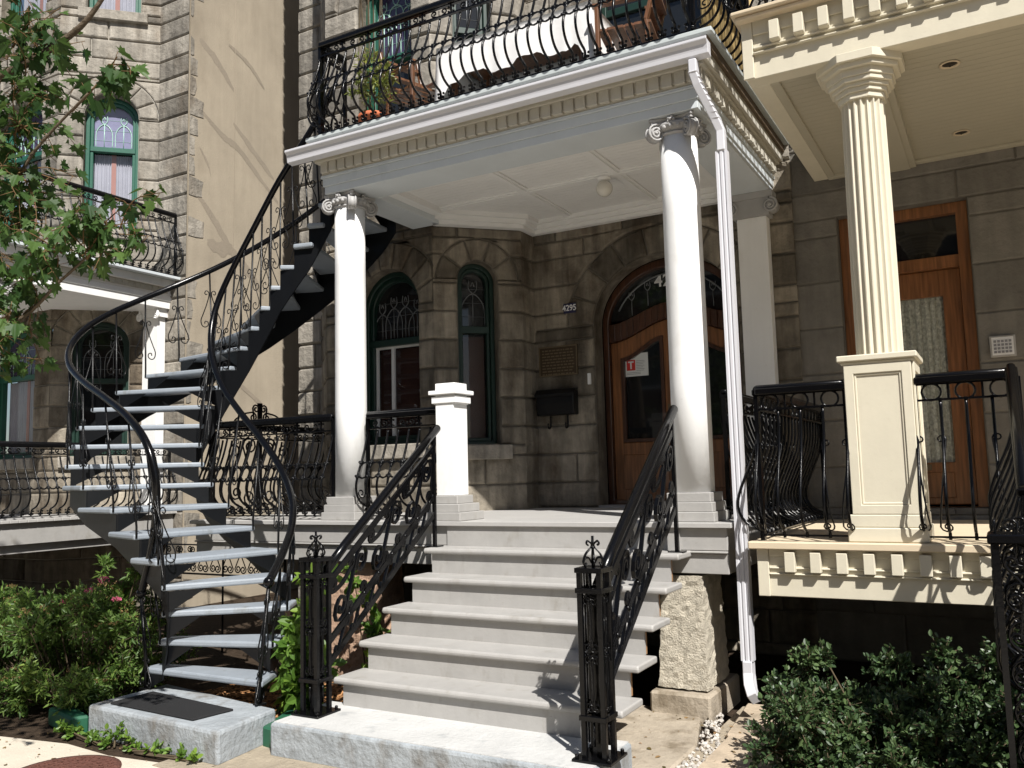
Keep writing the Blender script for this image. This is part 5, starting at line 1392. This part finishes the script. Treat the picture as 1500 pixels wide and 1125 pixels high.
# shrub at right
T=thing('evergreen_shrub',(-.5,5.0,0),'dark glossy evergreen shrub below the cream porch','shrub')
rs_=random.Random(31); cl=[]
for k in range(52):
    x=rs_.uniform(-1.12,.55); y=rs_.uniform(4.45,5.25); cl.append((x,y,rs_.uniform(.08,.44-abs(x+.3)*.05),rs_.uniform(.12,.19)))
cl+=[(-1.02,5.0,.52,.10,1.4),(-.93,5.05,.58,.06,1.6),(-.62,5.0,.55,.12),(-.55,4.95,.6,.07,1.5),(-.15,5.0,.62,.12),(.02,5.1,.70,.08,1.5),(.12,5.0,.62,.14),(-.35,5.1,.62,.1),(-1.15,4.9,.3,.13),(-1.2,5.2,.35,.12)]
cl+=[(rs_.uniform(-1.15,.5),rs_.uniform(4.5,5.2),rs_.uniform(.25,.5),rs_.uniform(.10,.16)) for k in range(26)]
shrub(T,cl,40000,.031,'oval',M['leaf_box'],32,(-.45,4.9,0),M['stem'],vtone=(.6,1.5))
# vine beside the left newel and behind the handrail
T=thing('climbing_vine',(-4.15,4.5,0),'bright green leafy vine beside the left iron newel','vine')
shrub(T,[(-4.08,4.35,.25,.14,1.3),(-4.12,4.4,.5,.14,1.3),(-4.05,4.42,.72,.10),(-4.02,4.45,.95,.09),(-4.2,4.45,.35,.16),(-4.24,4.5,.62,.13),(-4.3,4.55,.45,.12),(-4.25,4.5,.15,.13),(-3.98,4.4,.4,.10)],1050,.085,'oval',M['leaf_vine'],41,(-4.1,4.45,0),M['stem'],droop=.35,vtone=(.7,1.3))
T=thing('climbing_vine',(-4.2,5.2,0),'small bright vine growing over the pinkish pier behind the handrail','vine')
shrub(T,[(-4.1,5.2,.45,.12),(-4.25,5.25,.68,.12),(-4.15,5.2,.25,.13),(-4.4,5.3,.85,.1)],300,.075,'oval',M['leaf_vine'],43,(-4.2,5.25,0),M['stem'],droop=.3,vtone=(.7,1.3))
T=thing('ground_weeds',(-4.85,3.55,0),'low green weeds along the front of the stair slab','weeds')
cl=[(-5.3+.13*k,3.60+.05*math.sin(k*2),.03,.055,.5) for k in range(10)]+[(-4.9,3.62,.07,.08),(-5.35,3.6,.05,.08)]
shrub(T,cl,520,.034,'oval',M['leaf_vine'],45,(-4.85,3.55,0.012),M['stem'],vtone=(.6,1.2))
g=MB(); rb=random.Random(12)
for k in range(260):
    x=rb.uniform(-6.2,-3.6); y=rb.uniform(2.7,3.62)
    if rb.random()<.45: x=rb.uniform(-2.3,-1.15); y=rb.uniform(3.9,5.6)
    z=.016 if x<-3 else (.073 if x<-1.66 else .088)
    add_leaf(g,(x,y,z+rb.random()*.004),rdir(rb)*Vector((1,1,.05)),(rb.uniform(-.3,.3),rb.uniform(-.3,.3),1),rb.choice((.008,.012,.02,.035)),'oval',rb.uniform(.35,1.6))
struct(g.build('fallen_leaves',M['seedhead']),'stuff')
# dry leaves and bits on the soil at right
g=MB(); rb=random.Random(8)
for k in range(420): add_leaf(g,(rb.uniform(-1.15,.4),rb.uniform(3.6,5.0),.006+rb.random()*.012),rdir(rb)*Vector((1,1,.1)),(rb.uniform(-.4,.4),rb.uniform(-.4,.4),1),rb.uniform(.012,.035),'oval',rb.uniform(.4,1.5))
struct(g.build('leaf_litter',M['seedhead']),'stuff')
# street maple at left: trunk just outside the picture, branches reaching in
TT=thing('maple_tree',(-5.6,1.5,0),'maple tree branch with lobed leaves reaching in at the upper left','tree')
g=MB(); g.tube([tuple(v) for v in catmull([Vector((-5.6,1.5,-.05)),Vector((-5.58,1.5,1)),Vector((-5.62,1.55,2.4)),Vector((-5.7,1.6,4)),Vector((-5.9,1.7,6.2))],4)],[.15-.006*k for k in range(17)],12)
g.build('trunk',M['bark'],TT)
br=MB(); rt=random.Random(17); lf=MB(); tw=MB()
def sprig(a,tip,n,r0=.006,size=.10,spread=.10,bend=.06):
    a=Vector(a); tip=Vector(tip); mid=(a+tip)/2+Vector((rt.uniform(-bend,bend),rt.uniform(-bend,bend),rt.uniform(0,bend)))
    pts=catmull([a,mid,tip],5); tw.tube([tuple(p) for p in pts],[r0*(1-.6*k/(len(pts)-1)) for k in range(len(pts))],5)
    for k in range(n):
        t=.25+.75*(k+rt.random())/n; p=pts[min(int(t*(len(pts)-1)),len(pts)-1)]
        d=rdir(rt,-.15); q=p+d*spread*rt.uniform(.3,1)
        tw.tube([tuple(p),tuple(q)],.0016,3)
        ld_=(d*.7+Vector((rt.uniform(-.4,.4),rt.uniform(-.4,.4),-.55))).normalized()
        add_leaf(lf,q,ld_,rdir(rt,.5)+Vector((.25,-.45,.2)),size*rt.uniform(.6,1.15),'maple',rt.uniform(.5,1.35),fold=.1,curl=.2)
# main limbs
limb1=catmull([Vector((-5.68,1.6,3.6)),Vector((-4.9,2.0,3.55)),Vector((-4.15,2.25,3.55)),Vector((-3.7,2.4,3.72)),Vector((-3.5,2.45,3.9))],5)
limb2=catmull([Vector((-5.62,1.55,2.5)),Vector((-4.8,2.0,2.55)),Vector((-4.15,2.3,2.85)),Vector((-3.85,2.33,3.15)),Vector((-3.5,2.37,3.38))],5)
limb3=catmull([Vector((-5.62,1.55,2.3)),Vector((-4.8,2.0,2.2)),Vector((-4.1,2.35,2.35)),Vector((-3.7,2.4,2.55)),Vector((-3.45,2.43,2.7))],5)
for lb,r0 in ((limb1,.035),(limb2,.018),(limb3,.016)): br.tube([tuple(p) for p in lb],[r0*(1-.75*k/(len(lb)-1)) for k in range(len(lb))],7)
for (px_,n,sp) in (((-3.85,2.35,3.66),28,.24),((-3.95,2.33,3.5),30,.26),((-3.9,2.3,3.28),34,.22),((-3.9,2.3,3.05),34,.25),((-3.98,2.32,2.8),28,.22),((-3.7,2.36,2.68),30,.2),((-3.52,2.40,2.66),26,.16),((-3.9,2.34,2.58),32,.22),((-3.45,2.42,2.78),12,.12),((-4.02,2.36,2.38),22,.17),((-4.08,2.4,2.2),14,.13),((-4.0,2.35,3.75),20,.25),((-4.25,2.2,3.2),40,.35),((-4.3,2.2,2.6),30,.35),((-4.3,2.2,3.8),30,.35)):
    c_=Vector(px_)
    for k in range(max(3,n//4)):
        v=rdir(rt,.1); sprig(c_-v*sp*.2,c_+v*sp,8,.0035,.078,.075)
sprig((-3.62,2.37,3.32),(-3.30,2.37,3.50),13,.006,.10,.07); sprig((-3.36,2.37,3.48),(-3.22,2.38,3.40),6,.004,.1,.06); sprig((-3.36,2.37,3.45),(-3.33,2.38,3.36),7,.004,.1,.06)
sprig((-3.52,2.4,2.62),(-3.22,2.4,2.74),8,.005,.08,.06); sprig((-3.3,2.4,2.72),(-3.02,2.41,2.84),9,.004,.085,.055); sprig((-3.3,2.4,2.7),(-3.1,2.41,2.66),5,.003,.07,.05)
sprig((-3.22,2.4,2.74),(-3.2,2.41,2.62),5,.003,.07,.05)
for lb in (limb1,limb2,limb3):
    for k in range(3,len(lb)-6):
        for q in range(1):
            v=rdir(rt,.15); sprig(lb[k],lb[k]+v*rt.uniform(.2,.35),6,.0035,.08,.08)
# crown above, outside the picture (casts the shade on the left porch)
for k in range(60):
    v=rdir(rt,.1); c_=Vector((-5.9,1.7,5.4))+Vector((v.x*1.5,v.y*1.3,v.z*1.3))*rt.uniform(.4,1)
    br.tube([(-5.75,1.62,4.4),tuple(Vector((-5.8,1.65,5.0)).lerp(c_,.5)),tuple(c_)],.008,4)
    for q in range(22): add_leaf(lf,c_+rdir(rt)*rt.uniform(.05,.4),rdir(rt,-.4),rdir(rt,.6),.14*rt.uniform(.7,1.2),'maple',rt.uniform(.5,1.3))
br.build('branches',M['bark'],TT); tw.build('twigs',M['twig'],TT); lf.build('crown',M['leaf_maple'],TT)


# ------------------------------------------------------------------ the other side of the street (behind the camera, seen in the glass)
M['brick']=mat('brown_brick',(.16,.085,.06),.9,.2,bump=.4,bscale=40,var=.2)
for k,(xa,xb,h) in enumerate(((-26,-13,11),(-13,-3,10.4),(-3,8,11.2),(8,20,10.6))):
    T=thing('brick_house',((xa+xb)/2,-14,0),('dark brick house across the street seen only in reflections, '+('far left','left of centre','right of centre','far right')[k]),'house')
    g=MB(); g.box(xa+.01,xb-.01,-24,-14,0,h); g.build('wall',M['brick'],T)
    g=MB(); g.box(xa+.02,xb-.02,-24,-13.75,h+.001,h+.35); g.build('roof',M['grey_dark'],T)
    for fl_ in range(3):
        x=xa+1.4
        while x<xb-1.5:
            g=MB(); o=[(x,1.4+fl_*3.2),(x+1.1,1.4+fl_*3.2),(x+1.1,3.5+fl_*3.2),(x,3.5+fl_*3.2)]; fo=lambda a,b_,d:(a,-14+d,b_)
            g.ring(o,inset(o,.09),.002,.08,fo); wd=g.build('window',M['white'],T)
            g=MB(); g.prism(inset(o,.08),.003,.02,fo); g.build('glass',M['glass_dark'],wd); x+=2.5

# ------------------------------------------------------------------ camera, sun, sky
cam=bpy.data.cameras.new('camera'); co=bpy.data.objects.new('camera',cam); COL.objects.link(co); SC.camera=co
yaw,pit,rol=R(29.30),R(5.945),R(-1.4526)
f=Vector((-math.sin(yaw)*math.cos(pit),math.cos(yaw)*math.cos(pit),math.sin(pit))); r0=Vector((math.cos(yaw),math.sin(yaw),0)); u0=r0.cross(f)
rr_=r0*math.cos(rol)+u0*math.sin(rol); uu_=-r0*math.sin(rol)+u0*math.cos(rol)
co.matrix_world=Matrix(((rr_.x,uu_.x,-f.x,0),(rr_.y,uu_.y,-f.y,0),(rr_.z,uu_.z,-f.z,1.61),(0,0,0,1)))
cam.sensor_width=36; cam.lens=36*1271.1/1500; cam.clip_start=.05; cam.clip_end=2000
EL=R(47.5); sd=Vector((.745*math.cos(EL),-.667*math.cos(EL),math.sin(EL)))   # towards the sun
sun=bpy.data.lights.new('sun','SUN'); sun.energy=5.0; sun.angle=R(.5); sun.color=(1,.965,.91)
so=bpy.data.objects.new('sun',sun); COL.objects.link(so); so.rotation_euler=(-sd).to_track_quat('-Z','Y').to_euler(); so.location=(20,-20,20)
w=bpy.data.worlds.new('World'); SC.world=w; w.use_nodes=True
nt=w.node_tree; sk=nt.nodes.new('ShaderNodeTexSky'); sk.sky_type='NISHITA'; sk.sun_disc=False; sk.sun_elevation=EL
sk.sun_rotation=math.atan2(sd.x,sd.y)
sk.air_density=1.0; sk.dust_density=1.0; sk.ozone_density=1.0
bg=nt.nodes['Background']; bg.inputs[1].default_value=.05; nt.links.new(sk.outputs[0],bg.inputs[0])
SC.view_settings.view_transform='Standard'; SC.view_settings.look='None'; SC.view_settings.exposure=.62; SC.view_settings.gamma=1
SC.render.engine='CYCLES'
